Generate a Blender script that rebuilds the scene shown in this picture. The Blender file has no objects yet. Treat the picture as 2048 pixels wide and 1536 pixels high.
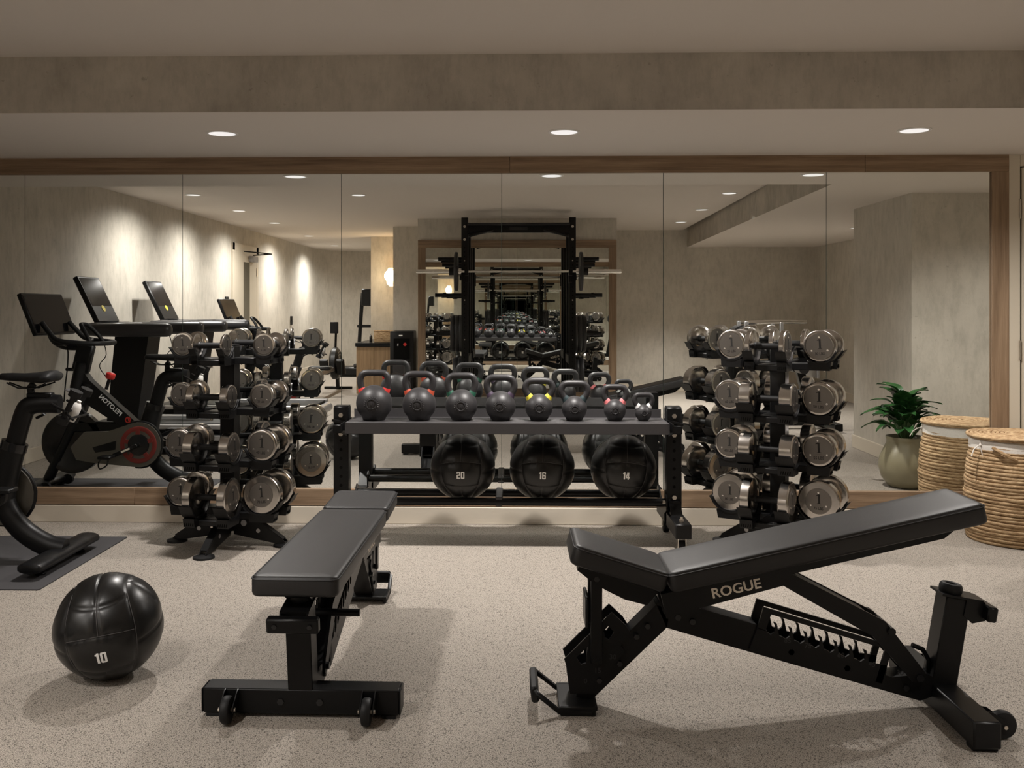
import bpy, bmesh, math, random
from mathutils import Matrix, Vector, Euler
random.seed(7)
R = math.radians
PI = math.pi
SC = bpy.context.scene
COL = SC.collection

# ------------------------------------------------------------------ camera, world, exposure
cam_d = bpy.data.cameras.new('camera')
cam = bpy.data.objects.new('camera', cam_d)
COL.objects.link(cam)
cam.location = (0, 0, 1.25)
cam.rotation_euler = (R(90), 0, R(1.45))
cam_d.sensor_width = 36
cam_d.lens = 33.4
cam_d.shift_x = 0.0205
cam_d.shift_y = -0.0762
cam_d.clip_start = 0.02
SC.camera = cam
SC.view_settings.view_transform = 'Standard'
SC.view_settings.look = 'None'
SC.view_settings.gamma = 1
SC.view_settings.use_curve_mapping = False
SC.view_settings.exposure = 0.74
SC.cycles.glossy_bounces = 10
SC.cycles.max_bounces = 16
SC.cycles.caustics_reflective = True
SC.cycles.blur_glossy = 1.0
SC.cycles.diffuse_bounces = 8
SC.cycles.caustics_refractive = False
SC.cycles.sample_clamp_indirect = 6
world = bpy.data.worlds.new('world')
SC.world = world
world.use_nodes = True
world.node_tree.nodes['Background'].inputs[0].default_value = (0.9, 0.85, 0.78, 1)
world.node_tree.nodes['Background'].inputs[1].default_value = 0.006
LIGHT_COL = (1.0, 0.948, 0.895)
LAMP_W = 82.0          # watts of each recessed downlight
SPOT_DEG = 150
SPOT_BLEND = 1.0

# ------------------------------------------------------------------ materials
def mat(name, col, rough=0.5, metal=0.0, spec=0.5, coat=0.0, emit=None, es=0.0, aniso=0.0, axis=None):
    m = bpy.data.materials.new(name)
    m.use_nodes = True
    b = m.node_tree.nodes['Principled BSDF']
    b.inputs['Base Color'].default_value = (*col, 1)
    b.inputs['Roughness'].default_value = rough
    b.inputs['Metallic'].default_value = metal
    b.inputs['Specular IOR Level'].default_value = spec
    b.inputs['Coat Weight'].default_value = coat
    if emit:
        b.inputs['Emission Color'].default_value = (*emit, 1)
        b.inputs['Emission Strength'].default_value = es
    if aniso:
        b.inputs['Anisotropic'].default_value = aniso
        t = m.node_tree.nodes.new('ShaderNodeTangent')
        t.direction_type = 'RADIAL'
        t.axis = axis
        m.node_tree.links.new(t.outputs[0], b.inputs['Tangent'])
    return m

def nodes(m):
    nt = m.node_tree
    return nt, nt.nodes['Principled BSDF'], nt.nodes.new, nt.links.new

def coords(nt, scale=(1, 1, 1)):
    tc = nt.nodes.new('ShaderNodeTexCoord')
    mp = nt.nodes.new('ShaderNodeMapping')
    mp.inputs['Scale'].default_value = scale
    nt.links.new(tc.outputs['Object'], mp.inputs[0])
    return mp.outputs[0]

def ramp(nt, src, stops):
    r = nt.nodes.new('ShaderNodeValToRGB')
    el = r.color_ramp.elements
    while len(el) < len(stops):
        el.new(0.5)
    for e, (p, c) in zip(el, stops):
        e.position = p
        e.color = (*c, 1)
    nt.links.new(src, r.inputs[0])
    return r.outputs[0]

def noise(nt, vec, scale, detail=3, rough=0.6):
    n = nt.nodes.new('ShaderNodeTexNoise')
    n.inputs['Scale'].default_value = scale
    n.inputs['Detail'].default_value = detail
    n.inputs['Roughness'].default_value = rough
    nt.links.new(vec, n.inputs['Vector'])
    return n.outputs['Fac']

def bump(nt, src, bsdf, strength=0.2, dist=0.01):
    b = nt.nodes.new('ShaderNodeBump')
    b.inputs['Strength'].default_value = strength
    b.inputs['Distance'].default_value = dist
    nt.links.new(src, b.inputs['Height'])
    nt.links.new(b.outputs[0], bsdf.inputs['Normal'])

def mix(nt, a, b, fac, mode='MIX'):
    n = nt.nodes.new('ShaderNodeMix')
    n.data_type = 'RGBA'
    n.blend_type = mode
    if isinstance(fac, float):
        n.inputs[0].default_value = fac
    else:
        nt.links.new(fac, n.inputs[0])
    for s, i in ((a, 6), (b, 7)):
        if isinstance(s, tuple):
            n.inputs[i].default_value = (*s, 1)
        else:
            nt.links.new(s, n.inputs[i])
    return n.outputs[2]

def rubber_floor():
    m = mat('speckled_rubber', (0.5, 0.45, 0.38), 0.75, spec=0.3)
    nt, b, N, L = nodes(m)
    v = coords(nt)
    f1 = noise(nt, v, 330, 2, 0.65)
    c1 = ramp(nt, f1, [(0.34, (0.04, 0.037, 0.034)), (0.425, (0.22, 0.194, 0.167)), (0.50, (0.375, 0.333, 0.286)), (0.64, (0.51, 0.457, 0.395))])
    vo = N('ShaderNodeTexVoronoi')
    vo.inputs['Scale'].default_value = 290
    L(v, vo.inputs['Vector'])
    sx = N('ShaderNodeSeparateColor')
    L(vo.outputs['Color'], sx.inputs[0])
    c2 = ramp(nt, sx.outputs[0], [(0.0, (0.12, 0.11, 0.10)), (0.10, (0.2, 0.19, 0.18)), (0.13, (0.84, 0.84, 0.84)), (0.55, (0.93, 0.93, 0.93)), (0.9, (1, 1, 1))])
    c = mix(nt, c1, c2, 0.8, 'MULTIPLY')
    f3 = noise(nt, v, 0.8, 2)
    c3 = ramp(nt, f3, [(0.3, (0.93, 0.93, 0.93)), (0.7, (1, 1, 1))])
    L(mix(nt, c, c3, 1.0, 'MULTIPLY'), b.inputs['Base Color'])
    bump(nt, f1, b, 0.25, 0.002)
    return m

def plaster(name, base, amp=0.10):
    m = mat(name, base, 0.85, spec=0.2)
    nt, b, N, L = nodes(m)
    v = coords(nt, (1, 1, 1.0))
    lo = tuple(x * (1 - amp) for x in base)
    hi = tuple(min(1, x * (1 + amp * 0.6)) for x in base)
    f1 = noise(nt, v, 2.3, 6, 0.65)
    c1 = ramp(nt, f1, [(0.32, lo), (0.68, hi)])
    v2 = coords(nt, (9, 9, 3.0))
    f2 = noise(nt, v2, 2.0, 5, 0.7)
    c2 = ramp(nt, f2, [(0.3, (0.76, 0.76, 0.75)), (0.55, (1, 1, 1))])
    v3 = coords(nt, (1, 1, 1))
    f3 = noise(nt, v3, 26, 3, 0.75)
    c3 = ramp(nt, f3, [(0.27, (0.55, 0.53, 0.5)), (0.34, (1, 1, 1))])
    c = mix(nt, c1, c2, 0.7, 'MULTIPLY')
    L(mix(nt, c, c3, 0.5, 'MULTIPLY'), b.inputs['Base Color'])
    bump(nt, f1, b, 0.15, 0.01)
    return m

def wood(name, dark, light, axis='X', scale=1.0):
    m = mat(name, light, 0.5, spec=0.35)
    nt, b, N, L = nodes(m)
    s = {'X': (1.2, 26, 26), 'Z': (26, 26, 1.2)}[axis]
    v = coords(nt, tuple(x * scale for x in s))
    f1 = noise(nt, v, 1.6, 6, 0.65)
    c1 = ramp(nt, f1, [(0.28, dark), (0.72, light)])
    s2 = {'X': (1.3, 7, 7), 'Z': (7, 7, 1.3)}[axis]
    v2 = coords(nt, s2)
    f2 = noise(nt, v2, 1.0, 3, 0.5)
    c2 = ramp(nt, f2, [(0.22, (0.42, 0.40, 0.38)), (0.36, (1, 1, 1))])
    L(mix(nt, c1, c2, 0.6, 'MULTIPLY'), b.inputs['Base Color'])
    bump(nt, f1, b, 0.1, 0.003)
    return m

def grained(name, col, rough, var=0.25, scale=300, bs=0.15, spec=0.5):
    m = mat(name, col, rough, spec=spec)
    nt, b, N, L = nodes(m)
    v = coords(nt)
    f = noise(nt, v, scale, 2)
    c = ramp(nt, f, [(0.3, tuple(x * (1 - var) for x in col)), (0.7, tuple(x * (1 + var) for x in col))])
    L(c, b.inputs['Base Color'])
    bump(nt, f, b, bs, 0.001)
    return m

def straw(name):
    m = mat(name, (0.5, 0.36, 0.2), 0.75, spec=0.25)
    nt, b, N, L = nodes(m)
    v = coords(nt, (18, 18, 60))
    f = noise(nt, v, 1.5, 5, 0.7)
    c = ramp(nt, f, [(0.25, (0.10, 0.055, 0.028)), (0.42, (0.33, 0.21, 0.11)), (0.6, (0.52, 0.37, 0.215)), (0.8, (0.66, 0.51, 0.33))])
    L(c, b.inputs['Base Color'])
    bump(nt, f, b, 0.5, 0.004)
    return m

def leaf_mat():
    m = mat('leaf_green', (0.02, 0.07, 0.02), 0.32, spec=0.5)
    nt, b, N, L = nodes(m)
    v = coords(nt, (30, 8, 8))
    f = noise(nt, v, 1.0, 2)
    L(ramp(nt, f, [(0.3, (0.010, 0.045, 0.012)), (0.7, (0.035, 0.11, 0.03))]), b.inputs['Base Color'])
    return m

M = {}
M['floor'] = rubber_floor()
M['plaster'] = plaster('limewash_plaster', (0.57, 0.53, 0.465), 0.13)
M['beam_plaster'] = plaster('rough_beam_plaster', (0.50, 0.46, 0.40), 0.20)
M['ceiling'] = mat('matt_ceiling_paint', (0.68, 0.628, 0.578), 0.9, spec=0.1)
M['cream'] = mat('cream_satin_paint', (0.62, 0.555, 0.46), 0.45, spec=0.35)
M['oak'] = wood('oak_frame', (0.165, 0.105, 0.063), (0.36, 0.252, 0.162), 'X')
M['oak_v'] = wood('oak_frame_upright', (0.165, 0.105, 0.063), (0.36, 0.252, 0.162), 'Z')
M['cab_oak'] = wood('cabinet_oak', (0.20, 0.125, 0.065), (0.36, 0.24, 0.135), 'Z')
M['mirror'] = mat('mirror_silver', (0.925, 0.945, 0.925), 0.0, metal=1.0)
M['mirror_edge'] = mat('mirror_edge', (0.05, 0.07, 0.06), 0.3)
M['white_metal'] = mat('white_trim_metal', (0.75, 0.73, 0.70), 0.4)
M['lamp'] = mat('lamp_lens', (0.9, 0.9, 0.9), 0.3, emit=(0.97, 0.95, 0.95), es=0.42)
M['reflector'] = mat('lamp_reflector', (0.8, 0.8, 0.82), 0.2, metal=1.0)
M['black_steel'] = grained('black_powder_coat', (0.0045, 0.0045, 0.0048), 0.36, 0.2, 900, 0.10, 0.26)
M['black_gloss'] = mat('black_gloss', (0.010, 0.010, 0.011), 0.22)
M['black_plastic'] = grained('black_plastic', (0.0055, 0.0055, 0.006), 0.40, 0.2, 700, 0.08, 0.3)
M['slot'] = mat('slot_black', (0.003, 0.003, 0.003), 0.8, spec=0.1)
M['rubber'] = mat('black_rubber', (0.008, 0.008, 0.0085), 0.55, spec=0.3)
M['vinyl'] = grained('black_vinyl', (0.015, 0.0145, 0.0155), 0.46, 0.12, 1400, 0.06, 0.5)
M['vinyl_ball'] = grained('black_ball_vinyl', (0.007, 0.0068, 0.0068), 0.34, 0.2, 260, 0.10)
M['kettle'] = grained('kettlebell_powder_coat', (0.025, 0.0235, 0.025), 0.45, 0.25, 420, 0.2, 0.4)
M['shelf_grey'] = grained('shelf_grey_coat', (0.046, 0.043, 0.045), 0.5, 0.15, 800, 0.1)
M['steel'] = mat('turned_steel', (0.52, 0.49, 0.46), 0.17, metal=1.0, aniso=0.65, axis='X')
M['steel_plate'] = mat('steel_face_plate', (0.215, 0.20, 0.186), 0.40, metal=1.0)
M['chrome'] = mat('chrome', (0.78, 0.76, 0.73), 0.12, metal=1.0)
M['zinc'] = mat('zinc_bolt', (0.62, 0.58, 0.52), 0.3, metal=1.0)
M['mark'] = mat('black_engraving', (0.012, 0.011, 0.010), 0.6)
M['faint'] = mat('faint_engraving', (0.10, 0.09, 0.08), 0.6)
M['white_ink'] = mat('white_ink', (0.93, 0.93, 0.92), 0.6)
M['tan_ink'] = mat('tan_cutout', (0.80, 0.73, 0.63), 0.7)
M['red_ink'] = mat('red_ink', (0.55, 0.03, 0.02), 0.5)
M['dark_ink'] = mat('dark_ink', (0.018, 0.018, 0.018), 0.3)
M['mat'] = grained('bike_mat_foam', (0.060, 0.058, 0.061), 0.8, 0.15, 500, 0.2, 0.2)
M['screen'] = mat('dark_screen', (0.004, 0.004, 0.005), 0.12, spec=0.3)
M['belt_cover'] = mat('smoked_cover', (0.13, 0.12, 0.10), 0.38, metal=0.4)
M['ring_red'] = mat('ring_red', (0.20, 0.022, 0.017), 0.4)
M['knob_red'] = mat('knob_red', (0.62, 0.035, 0.03), 0.35)
M['clear'] = mat('clear_tray', (0.30, 0.29, 0.30), 0.1)
M['tread_grey'] = mat('treadmill_charcoal', (0.030, 0.029, 0.032), 0.36)
M['silver'] = mat('silver_rail', (0.42, 0.41, 0.41), 0.35, metal=0.6)
M['yellow'] = mat('yellow_sticker', (0.80, 0.66, 0.06), 0.5)
M['straw'] = straw('hyacinth_straw')
M['linen'] = grained('white_linen', (0.70, 0.66, 0.61), 0.85, 0.08, 300, 0.3, 0.1)
M['pot'] = mat('olive_glazed_pot', (0.22, 0.195, 0.125), 0.33)
M['soil'] = mat('potting_soil', (0.03, 0.022, 0.015), 0.9)
M['leaf'] = leaf_mat()
M['stem'] = mat('stem_green', (0.06, 0.12, 0.04), 0.5)
M['plate_iron'] = mat('bumper_rubber', (0.022, 0.022, 0.024), 0.45)
M['door'] = mat('cream_door_paint', (0.60, 0.54, 0.44), 0.42)
M['glass_dark'] = mat('door_glass', (0.12, 0.11, 0.085), 0.05)
M['sconce'] = mat('sconce_shade', (0.9, 0.75, 0.5), 0.5, emit=(1.0, 0.80, 0.54), es=1.5)
M['weave'] = straw('woven_box_straw')
BAND = {'red': (0.62, 0.035, 0.03), 'orange': (0.50, 0.075, 0.035), 'green': (0.012, 0.085, 0.05), 'plum': (0.055, 0.035, 0.065),
        'yellow': (0.72, 0.62, 0.06), 'teal': (0.018, 0.035, 0.040), 'pink': (0.72, 0.20, 0.21), 'white': (0.62, 0.62, 0.62)}
for k, c in BAND.items():
    M['band_' + k] = mat('band_' + k, c, 0.5)

# ------------------------------------------------------------------ mesh helpers
class MB:
    def __init__(s):
        s.v, s.f = [], []
    def add(s, vs, fs, mx=None):
        o = len(s.v)
        s.v += [tuple(mx @ Vector(p)) if mx else tuple(p) for p in vs]
        s.f += [tuple(i + o for i in f) for f in fs]
        return s
    def box(s, c, d, rot=None, bev=0.0, seg=1):
        x, y, z = d[0] / 2, d[1] / 2, d[2] / 2
        mx = Matrix.Translation(c) @ (rot.to_4x4() if rot else Matrix())
        vs = [(-x, -y, -z), (x, -y, -z), (x, y, -z), (-x, y, -z), (-x, -y, z), (x, -y, z), (x, y, z), (-x, y, z)]
        fs = [(0, 3, 2, 1), (4, 5, 6, 7), (0, 1, 5, 4), (1, 2, 6, 5), (2, 3, 7, 6), (3, 0, 4, 7)]
        if bev > 0:
            bm = bmesh.new()
            bv = [bm.verts.new(p) for p in vs]
            for f in fs:
                bm.faces.new([bv[i] for i in f])
            bmesh.ops.bevel(bm, geom=bm.edges[:], offset=bev, segments=seg, affect='EDGES', profile=0.5)
            bm.verts.index_update()
            vs = [p.co.copy() for p in bm.verts]
            fs = [[q.index for q in f.verts] for f in bm.faces]
            bm.free()
        return s.add(vs, fs, mx)
    def bar(s, p0, p1, w, h, bev=0.0, up=(0, 0, 1)):
        p0, p1 = Vector(p0), Vector(p1)
        d = p1 - p0
        x = d.normalized()
        y = Vector(up).cross(x)
        if y.length < 1e-4:
            y = Vector((0, 1, 0))
        y.normalize()
        z = x.cross(y)
        rot = Matrix((x, y, z)).transposed()
        return s.box((p0 + p1) / 2, (d.length, w, h), rot, bev)
    def cyl(s, p0, p1, r, r1=None, seg=16):
        return s.tube([p0, p1], r, seg, rs=[r, r if r1 is None else r1])
    def tube(s, pts, r, seg=10, closed=False, rs=None, flat=1.0):
        pts = [Vector(p) for p in pts]
        n = len(pts)
        rs = rs or [r] * n
        tang = []
        for i in range(n):
            a = pts[(i - 1) % n] if (i > 0 or closed) else pts[i]
            b = pts[(i + 1) % n] if (i < n - 1 or closed) else pts[i]
            tang.append((b - a).normalized())
        t = tang[0]
        u = Vector((0, 0, 1)).cross(t)
        if u.length < 1e-3:
            u = Vector((1, 0, 0)).cross(t)
        u.normalize()
        vs, fs = [], []
        for i in range(n):
            u = (u - u.dot(tang[i]) * tang[i]).normalized()
            w = tang[i].cross(u)
            for k in range(seg):
                a = 2 * PI * k / seg
                vs.append(pts[i] + rs[i] * (math.cos(a) * u + flat * math.sin(a) * w))
        m = n if closed else n - 1
        for i in range(m):
            j = (i + 1) % n
            for k in range(seg):
                l = (k + 1) % seg
                fs.append((i * seg + k, i * seg + l, j * seg + l, j * seg + k))
        if not closed:
            fs.append(tuple(range(seg))[::-1])
            fs.append(tuple((n - 1) * seg + k for k in range(seg)))
        return s.add(vs, fs)
    def lathe(s, prof, seg=32, mx=None, cap=True):
        vs, fs = [], []
        n = len(prof)
        for r, z in prof:
            for k in range(seg):
                a = 2 * PI * k / seg
                vs.append((max(r, 1e-5) * math.cos(a), max(r, 1e-5) * math.sin(a), z))
        for i in range(n - 1):
            for k in range(seg):
                l = (k + 1) % seg
                fs.append((i * seg + k, i * seg + l, (i + 1) * seg + l, (i + 1) * seg + k))
        if cap:
            fs.append(tuple(range(seg))[::-1])
            fs.append(tuple((n - 1) * seg + k for k in range(seg)))
        return s.add(vs, fs, mx)
    def torus(s, c, Rr, r, seg=40, ms=8, mx=None, jit=0.0):
        base = Matrix.Translation(c) @ (mx or Matrix())
        vs, fs = [], []
        ph, ph2 = random.random() * 6, random.random() * 6
        for i in range(seg):
            a = 2 * PI * i / seg
            q = 1 + jit * (math.sin(5 * a + ph) + math.sin(11 * a + ph2))
            dz = jit * r * 3 * math.sin(3 * a + ph2)
            for k in range(ms):
                b = 2 * PI * k / ms
                rr = Rr + r * q * math.cos(b)
                vs.append((rr * math.cos(a), rr * math.sin(a), dz + r * q * math.sin(b)))
        for i in range(seg):
            j = (i + 1) % seg
            for k in range(ms):
                l = (k + 1) % ms
                fs.append((i * ms + k, j * ms + k, j * ms + l, i * ms + l))
        return s.add(vs, fs, base)
    def prism(s, poly, t0, t1, plane='XZ'):
        """polygon extruded along the plane's normal"""
        area = sum(poly[i][0] * poly[(i + 1) % len(poly)][1] - poly[(i + 1) % len(poly)][0] * poly[i][1] for i in range(len(poly)))
        if area < 0:
            poly = poly[::-1]
        n = len(poly)
        f = {'XZ': lambda a, b, t: (a, t, b), 'YZ': lambda a, b, t: (t, a, b), 'XY': lambda a, b, t: (a, b, t)}[plane]
        lo, hi = min(t0, t1), max(t0, t1)
        vs = [f(a, b, lo) for a, b in poly] + [f(a, b, hi) for a, b in poly]
        fs = [(i, (i + 1) % n, n + (i + 1) % n, n + i) for i in range(n)] + [tuple(range(n))[::-1], tuple(range(n, 2 * n))]
        if plane == 'XZ':
            fs = [g[::-1] for g in fs]
        return s.add(vs, fs)
    def loft(s, loops, mx=None):
        n = len(loops[0])
        vs = [p for l in loops for p in l]
        fs = []
        for i in range(len(loops) - 1):
            for k in range(n):
                l = (k + 1) % n
                fs.append((i * n + k, i * n + l, (i + 1) * n + l, (i + 1) * n + k))
        fs.append(tuple(range(n))[::-1])
        fs.append(tuple((len(loops) - 1) * n + k for k in range(n)))
        return s.add(vs, fs, mx)
    def sphere(s, c, r, seg=20, rings=12, sc=(1, 1, 1)):
        prof = [(r * math.sin(PI * i / rings), -r * math.cos(PI * i / rings)) for i in range(rings + 1)]
        return s.lathe(prof, seg, Matrix.Translation(c) @ Matrix.Diagonal((*sc, 1)), cap=False)
    def mesh(s, name, m, angle=38):
        me = bpy.data.meshes.new(name)
        me.from_pydata(s.v, [], s.f)
        me.polygons.foreach_set('use_smooth', [True] * len(me.polygons))
        me.set_sharp_from_angle(angle=R(angle))
        me.materials.append(m)
        me.update()
        return me

def link(name, me, parent=None, loc=(0, 0, 0), rot=(0, 0, 0), scale=None):
    o = bpy.data.objects.new(name, me)
    COL.objects.link(o)
    o.location = loc
    o.rotation_euler = rot
    if scale:
        o.scale = scale
    o.parent = parent
    return o

def part(name, mb, m, parent=None, angle=38, **k):
    return link(name, mb.mesh(name, M[m], angle), parent, **k)

def tag(o, label, cat, group=None, kind=None):
    o['label'] = label
    if cat:
        o['category'] = cat
    if group:
        o['group'] = group
    if kind:
        o['kind'] = kind
    return o

def thing(name, label, cat, loc=(0, 0, 0), rz=0.0, group=None):
    o = link(name, None, None, loc, (0, 0, rz))
    o.empty_display_size = 0.1
    return tag(o, label, cat, group)

def struct(name, mb, m, label, cat=None):
    return tag(part(name, mb, m), label, cat or 'wall', kind='structure')

def copy_tree(o, parent=None):
    c = o.copy()
    COL.objects.link(c)
    c.parent = parent
    for ch in list(o.children):
        copy_tree(ch, c)
    return c

def rrect(L, W, r, inset=0.0, z=0.0, n=6):
    """rounded rectangle, L along x from 0, W across y centred"""
    r2 = max(r - inset, 0.002)
    pts = []
    for cx, cy, a0 in ((L - r, W / 2 - r, 0), (r, W / 2 - r, 90), (r, -W / 2 + r, 180), (L - r, -W / 2 + r, 270)):
        for i in range(n + 1):
            a = R(a0 + 90 * i / n)
            pts.append((cx + r2 * math.cos(a), cy + r2 * math.sin(a), z))
    return pts

# lettering: every text is made once as a flat mesh
_texts = {}
def text_meshes(specs):
    tmp = []
    for key, body, off, xs in specs:
        cu = bpy.data.curves.new('lettering', 'FONT')
        cu.body = body
        cu.align_x = 'CENTER'
        cu.align_y = 'CENTER'
        cu.size = 1.0
        cu.offset = off
        cu.resolution_u = 3
        o = bpy.data.objects.new('lettering', cu)
        COL.objects.link(o)
        tmp.append((key, o, xs))
    bpy.context.view_layer.update()
    dg = bpy.context.evaluated_depsgraph_get()
    for key, o, xs in tmp:
        me = bpy.data.meshes.new_from_object(o.evaluated_get(dg))
        vs = [(v.co.x * xs, v.co.y, 0) for v in me.vertices]
        _texts[key] = (vs, [tuple(p.vertices) for p in me.polygons])
        bpy.data.meshes.remove(me)
    for key, o, xs in tmp:
        cu = o.data
        bpy.data.objects.remove(o)
        bpy.data.curves.remove(cu)

WEIGHTS = [5, 10, 15, 20, 25, 30, 35, 40, 45, 50, 55, 60, 65, 70, 75, 80]
text_meshes([('lb%d' % w, '%d LBS' % w, 0.018, 0.9) for w in WEIGHTS] +
            [('hotels', 'HOTELS', 0.0, 1.1), ('rogue', 'ROGUE', 0.02, 1.08), ('peloton', 'PELOTON', 0.02, 1.0), ('R', 'R', 0.03, 1.1)] +
            [('a%d' % n, str(n), 0.01, 1.0) for n in (85, 75, 60, 45, 30, 15, 0)])

# bold block figures for the medicine balls
def block_digits(txt):
    W, T = 0.50, 0.175
    S = {'0': [(0, .06, T, .94), (W - T, .06, W, .94), (.05, 0, W - .05, .17), (.05, .83, W - .05, 1)],
         '1': [(.12, 0, .12 + T * 1.12, 1), (0, .74, .14, .90)],
         '2': [(.05, .83, W - .05, 1), (W - T, .50, W, .95), (0, .70, T, .95), (.05, .42, W - .02, .58), (0, .05, T, .50), (.0, 0, W, .17)],
         '4': [(W - T * 1.5, 0, W - T * .5, 1), (0, .20, W + .03, .36), (0, .25, T * .9, .62), (.07, .50, T * 1.15, .80), (.13, .70, T * 1.5, 1)],
         '6': [(0, .06, T, .94), (.05, .83, W - .05, 1), (W - T, .70, W, .94), (.05, 0, W - .05, .17), (W - T, .06, W, .52), (.05, .44, W - .05, .60)]}
    vs, fs, x = [], [], 0
    for ch in txt:
        for a, b, c, d in S[ch]:
            nx, ny = max(1, int((c - a) / 0.12)), max(1, int((d - b) / 0.12))
            o = len(vs)
            for j in range(ny + 1):
                for i in range(nx + 1):
                    vs.append((x + a + (c - a) * i / nx, b + (d - b) * j / ny, 0))
            for j in range(ny):
                for i in range(nx):
                    k = o + j * (nx + 1) + i
                    fs.append((k, k + 1, k + nx + 2, k + nx + 1))
        x += 0.42 if ch == '1' else 0.58
    xm = max(v[0] for v in vs) / 2
    return [(v[0] - xm, v[1] - 0.5, 0) for v in vs], fs
for n in (10, 14, 16, 20):
    _texts['n%d' % n] = block_digits(str(n))

def text_part(name, key, size, m, parent, mx):
    """flat lettering placed by a matrix whose x is reading direction and y is up"""
    mb = MB()
    vs, fs = _texts[key]
    mb.add([(x * size, y * size, 0) for x, y, z in vs], fs, mx)
    return part(name, mb, m, parent)

def frame(o, x, y):
    x, y = Vector(x).normalized(), Vector(y).normalized()
    z = x.cross(y)
    m = Matrix((x, y, z)).transposed().to_4x4()
    return Matrix.Translation(o) @ m

# ------------------------------------------------------------------ the room
ZL, ZU = 2.106, 2.356            # low soffit and upper ceiling
XL, XR = -3.87, 4.35             # side walls
YW = 5.46                        # face of the mirror wall
YB = -3.0
struct('floor', MB().box((0.24, -1.6, -0.05), (8.7, 14.4, 0.1)), 'floor', 'beige speckled rubber floor running through the whole gym', 'floor')
struct('wall_front', MB().box((0.24, YW + 0.06, 1.2), (8.6, 0.1, 2.4)), 'plaster', 'wall behind the long mirror')
struct('wall_left', MB().box((XL - 0.06, -1.5, 1.2), (0.12, 14.2, 2.5)), 'plaster', 'long limewashed wall washed by downlights behind the treadmills')
struct('wall_right', MB().box((XR + 0.06, 1.2, 1.2), (0.12, 8.7, 2.5)), 'plaster', 'limewashed wall beyond the square pillar')
struct('wall_back', MB().box((2.85, YB - 0.06, 1.2), (3.24, 0.12, 2.5)), 'plaster', 'shaded limewashed wall at the back right seen in the mirror')
# far left wall with a rounded corner
mb = MB()
pts = [(XL, -7.3)] + [(XL + 1.1 - 1.1 * math.cos(R(a)), -7.3 - 1.1 * math.sin(R(a))) for a in range(10, 91, 10)] + [(-2.2, -8.4), (-2.2, -8.55), (XL - 0.1, -8.55), (XL - 0.1, -7.3)]
mb.prism(pts, 0, 2.4, 'XY')
struct('wall_far', mb, 'plaster', 'curved end of the limewashed wall far down the room')
struct('wall_sconce', MB().prism([(-2.3, -4.2), (-1.6, -4.2), (-1.6, -8.5), (-2.3, -8.5)], 0, 2.4, 'XY'), 'plaster', 'wall end lit warm by the sconce above the cabinet')
struct('wall_cooler', MB().prism([(-1.70, -2.3), (-1.1, -2.3), (-1.1, -4.3), (-1.70, -4.3)], 0, 2.4, 'XY'), 'plaster', 'plain wall block behind the water dispenser')
struct('wall_rack', MB().prism([(-1.23, -1.09), (1.28, -1.09), (1.28, -3.1), (-1.23, -3.1)], 0, 2.4, 'XY'), 'plaster', 'wall block carrying the framed mirror behind the power rack')
struct('wall_pillar', MB().prism([(3.0, 2.41), (4.4, 2.41), (4.4, 3.64), (3.0, 3.64)], 0, 2.2, 'XY'), 'plaster', 'square limewashed pillar beside the potted plant')
# ceilings
mb = MB()
mb.prism([(XL - 0.1, -8.6), (2.6, -8.6), (2.24, 4.18), (XL - 0.1, 4.18)], ZU, ZU + 0.1, 'XY')
struct('ceiling', mb, 'ceiling', 'upper taupe ceiling', 'ceiling')
mb = MB()
mb.prism([(XL - 0.1, 4.167), (2.227, 4.167), (2.509, -3.1), (4.45, -3.1), (4.45, 5.6), (XL - 0.1, 5.6)], ZL, ZL + 0.0015, 'XY')
struct('ceiling_soffit', mb, 'ceiling', 'lowered taupe ceiling strip with three downlights above the mirror', 'ceiling')
mb = MB()
mb.prism([(XL - 0.1, 4.168), (2.228, 4.168), (2.51, -3.05), (2.60, -3.05), (2.32, 4.24), (XL - 0.1, 4.24)], ZL + 0.002, ZU + 0.04, 'XY')
struct('wall_beam', mb, 'beam_plaster', 'rough plastered beam face where the ceiling steps down')
# skirtings
def skirting(name, p0, p1, label, h=0.112):
    p0, p1 = Vector((*p0, 0)), Vector((*p1, 0))
    mb = MB().bar(p0 + Vector((0, 0, h / 2)), p1 + Vector((0, 0, h / 2)), 0.028, h, 0.003)
    struct(name, mb, 'cream', label, 'baseboard')
skirting('baseboard_left', (XL, -7.2), (XL, 5.43), 'cream baseboard along the long left wall')
skirting('baseboard_pillar', (3.0, 2.40), (3.0, 3.65), 'cream baseboard on the side of the square pillar')
skirting('baseboard_pillar_front', (2.99, 3.64), (XR, 3.64), 'cream baseboard on the mirror side of the square pillar')
skirting('baseboard_back', (1.29, YB), (XR, YB), 'cream baseboard on the shaded back wall')
skirting('baseboard_right', (XR, YB), (XR, 2.4), 'cream baseboard on the wall past the pillar')
skirting('baseboard_far', (-2.8, -8.39), (-2.3, -8.39), 'cream baseboard at the far end of the room')
skirting('baseboard_block', (-1.23, -1.09), (1.28, -1.09), 'cream baseboard below the mirror behind the power rack')
mb = MB().box(((XL + 2.85) / 2, YW - 0.012, 0.0485), (2.85 - XL, 0.035, 0.097), bev=0.003)
struct('baseboard_front', mb, 'cream', 'cream baseboard under the long wall mirror', 'baseboard')

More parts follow.
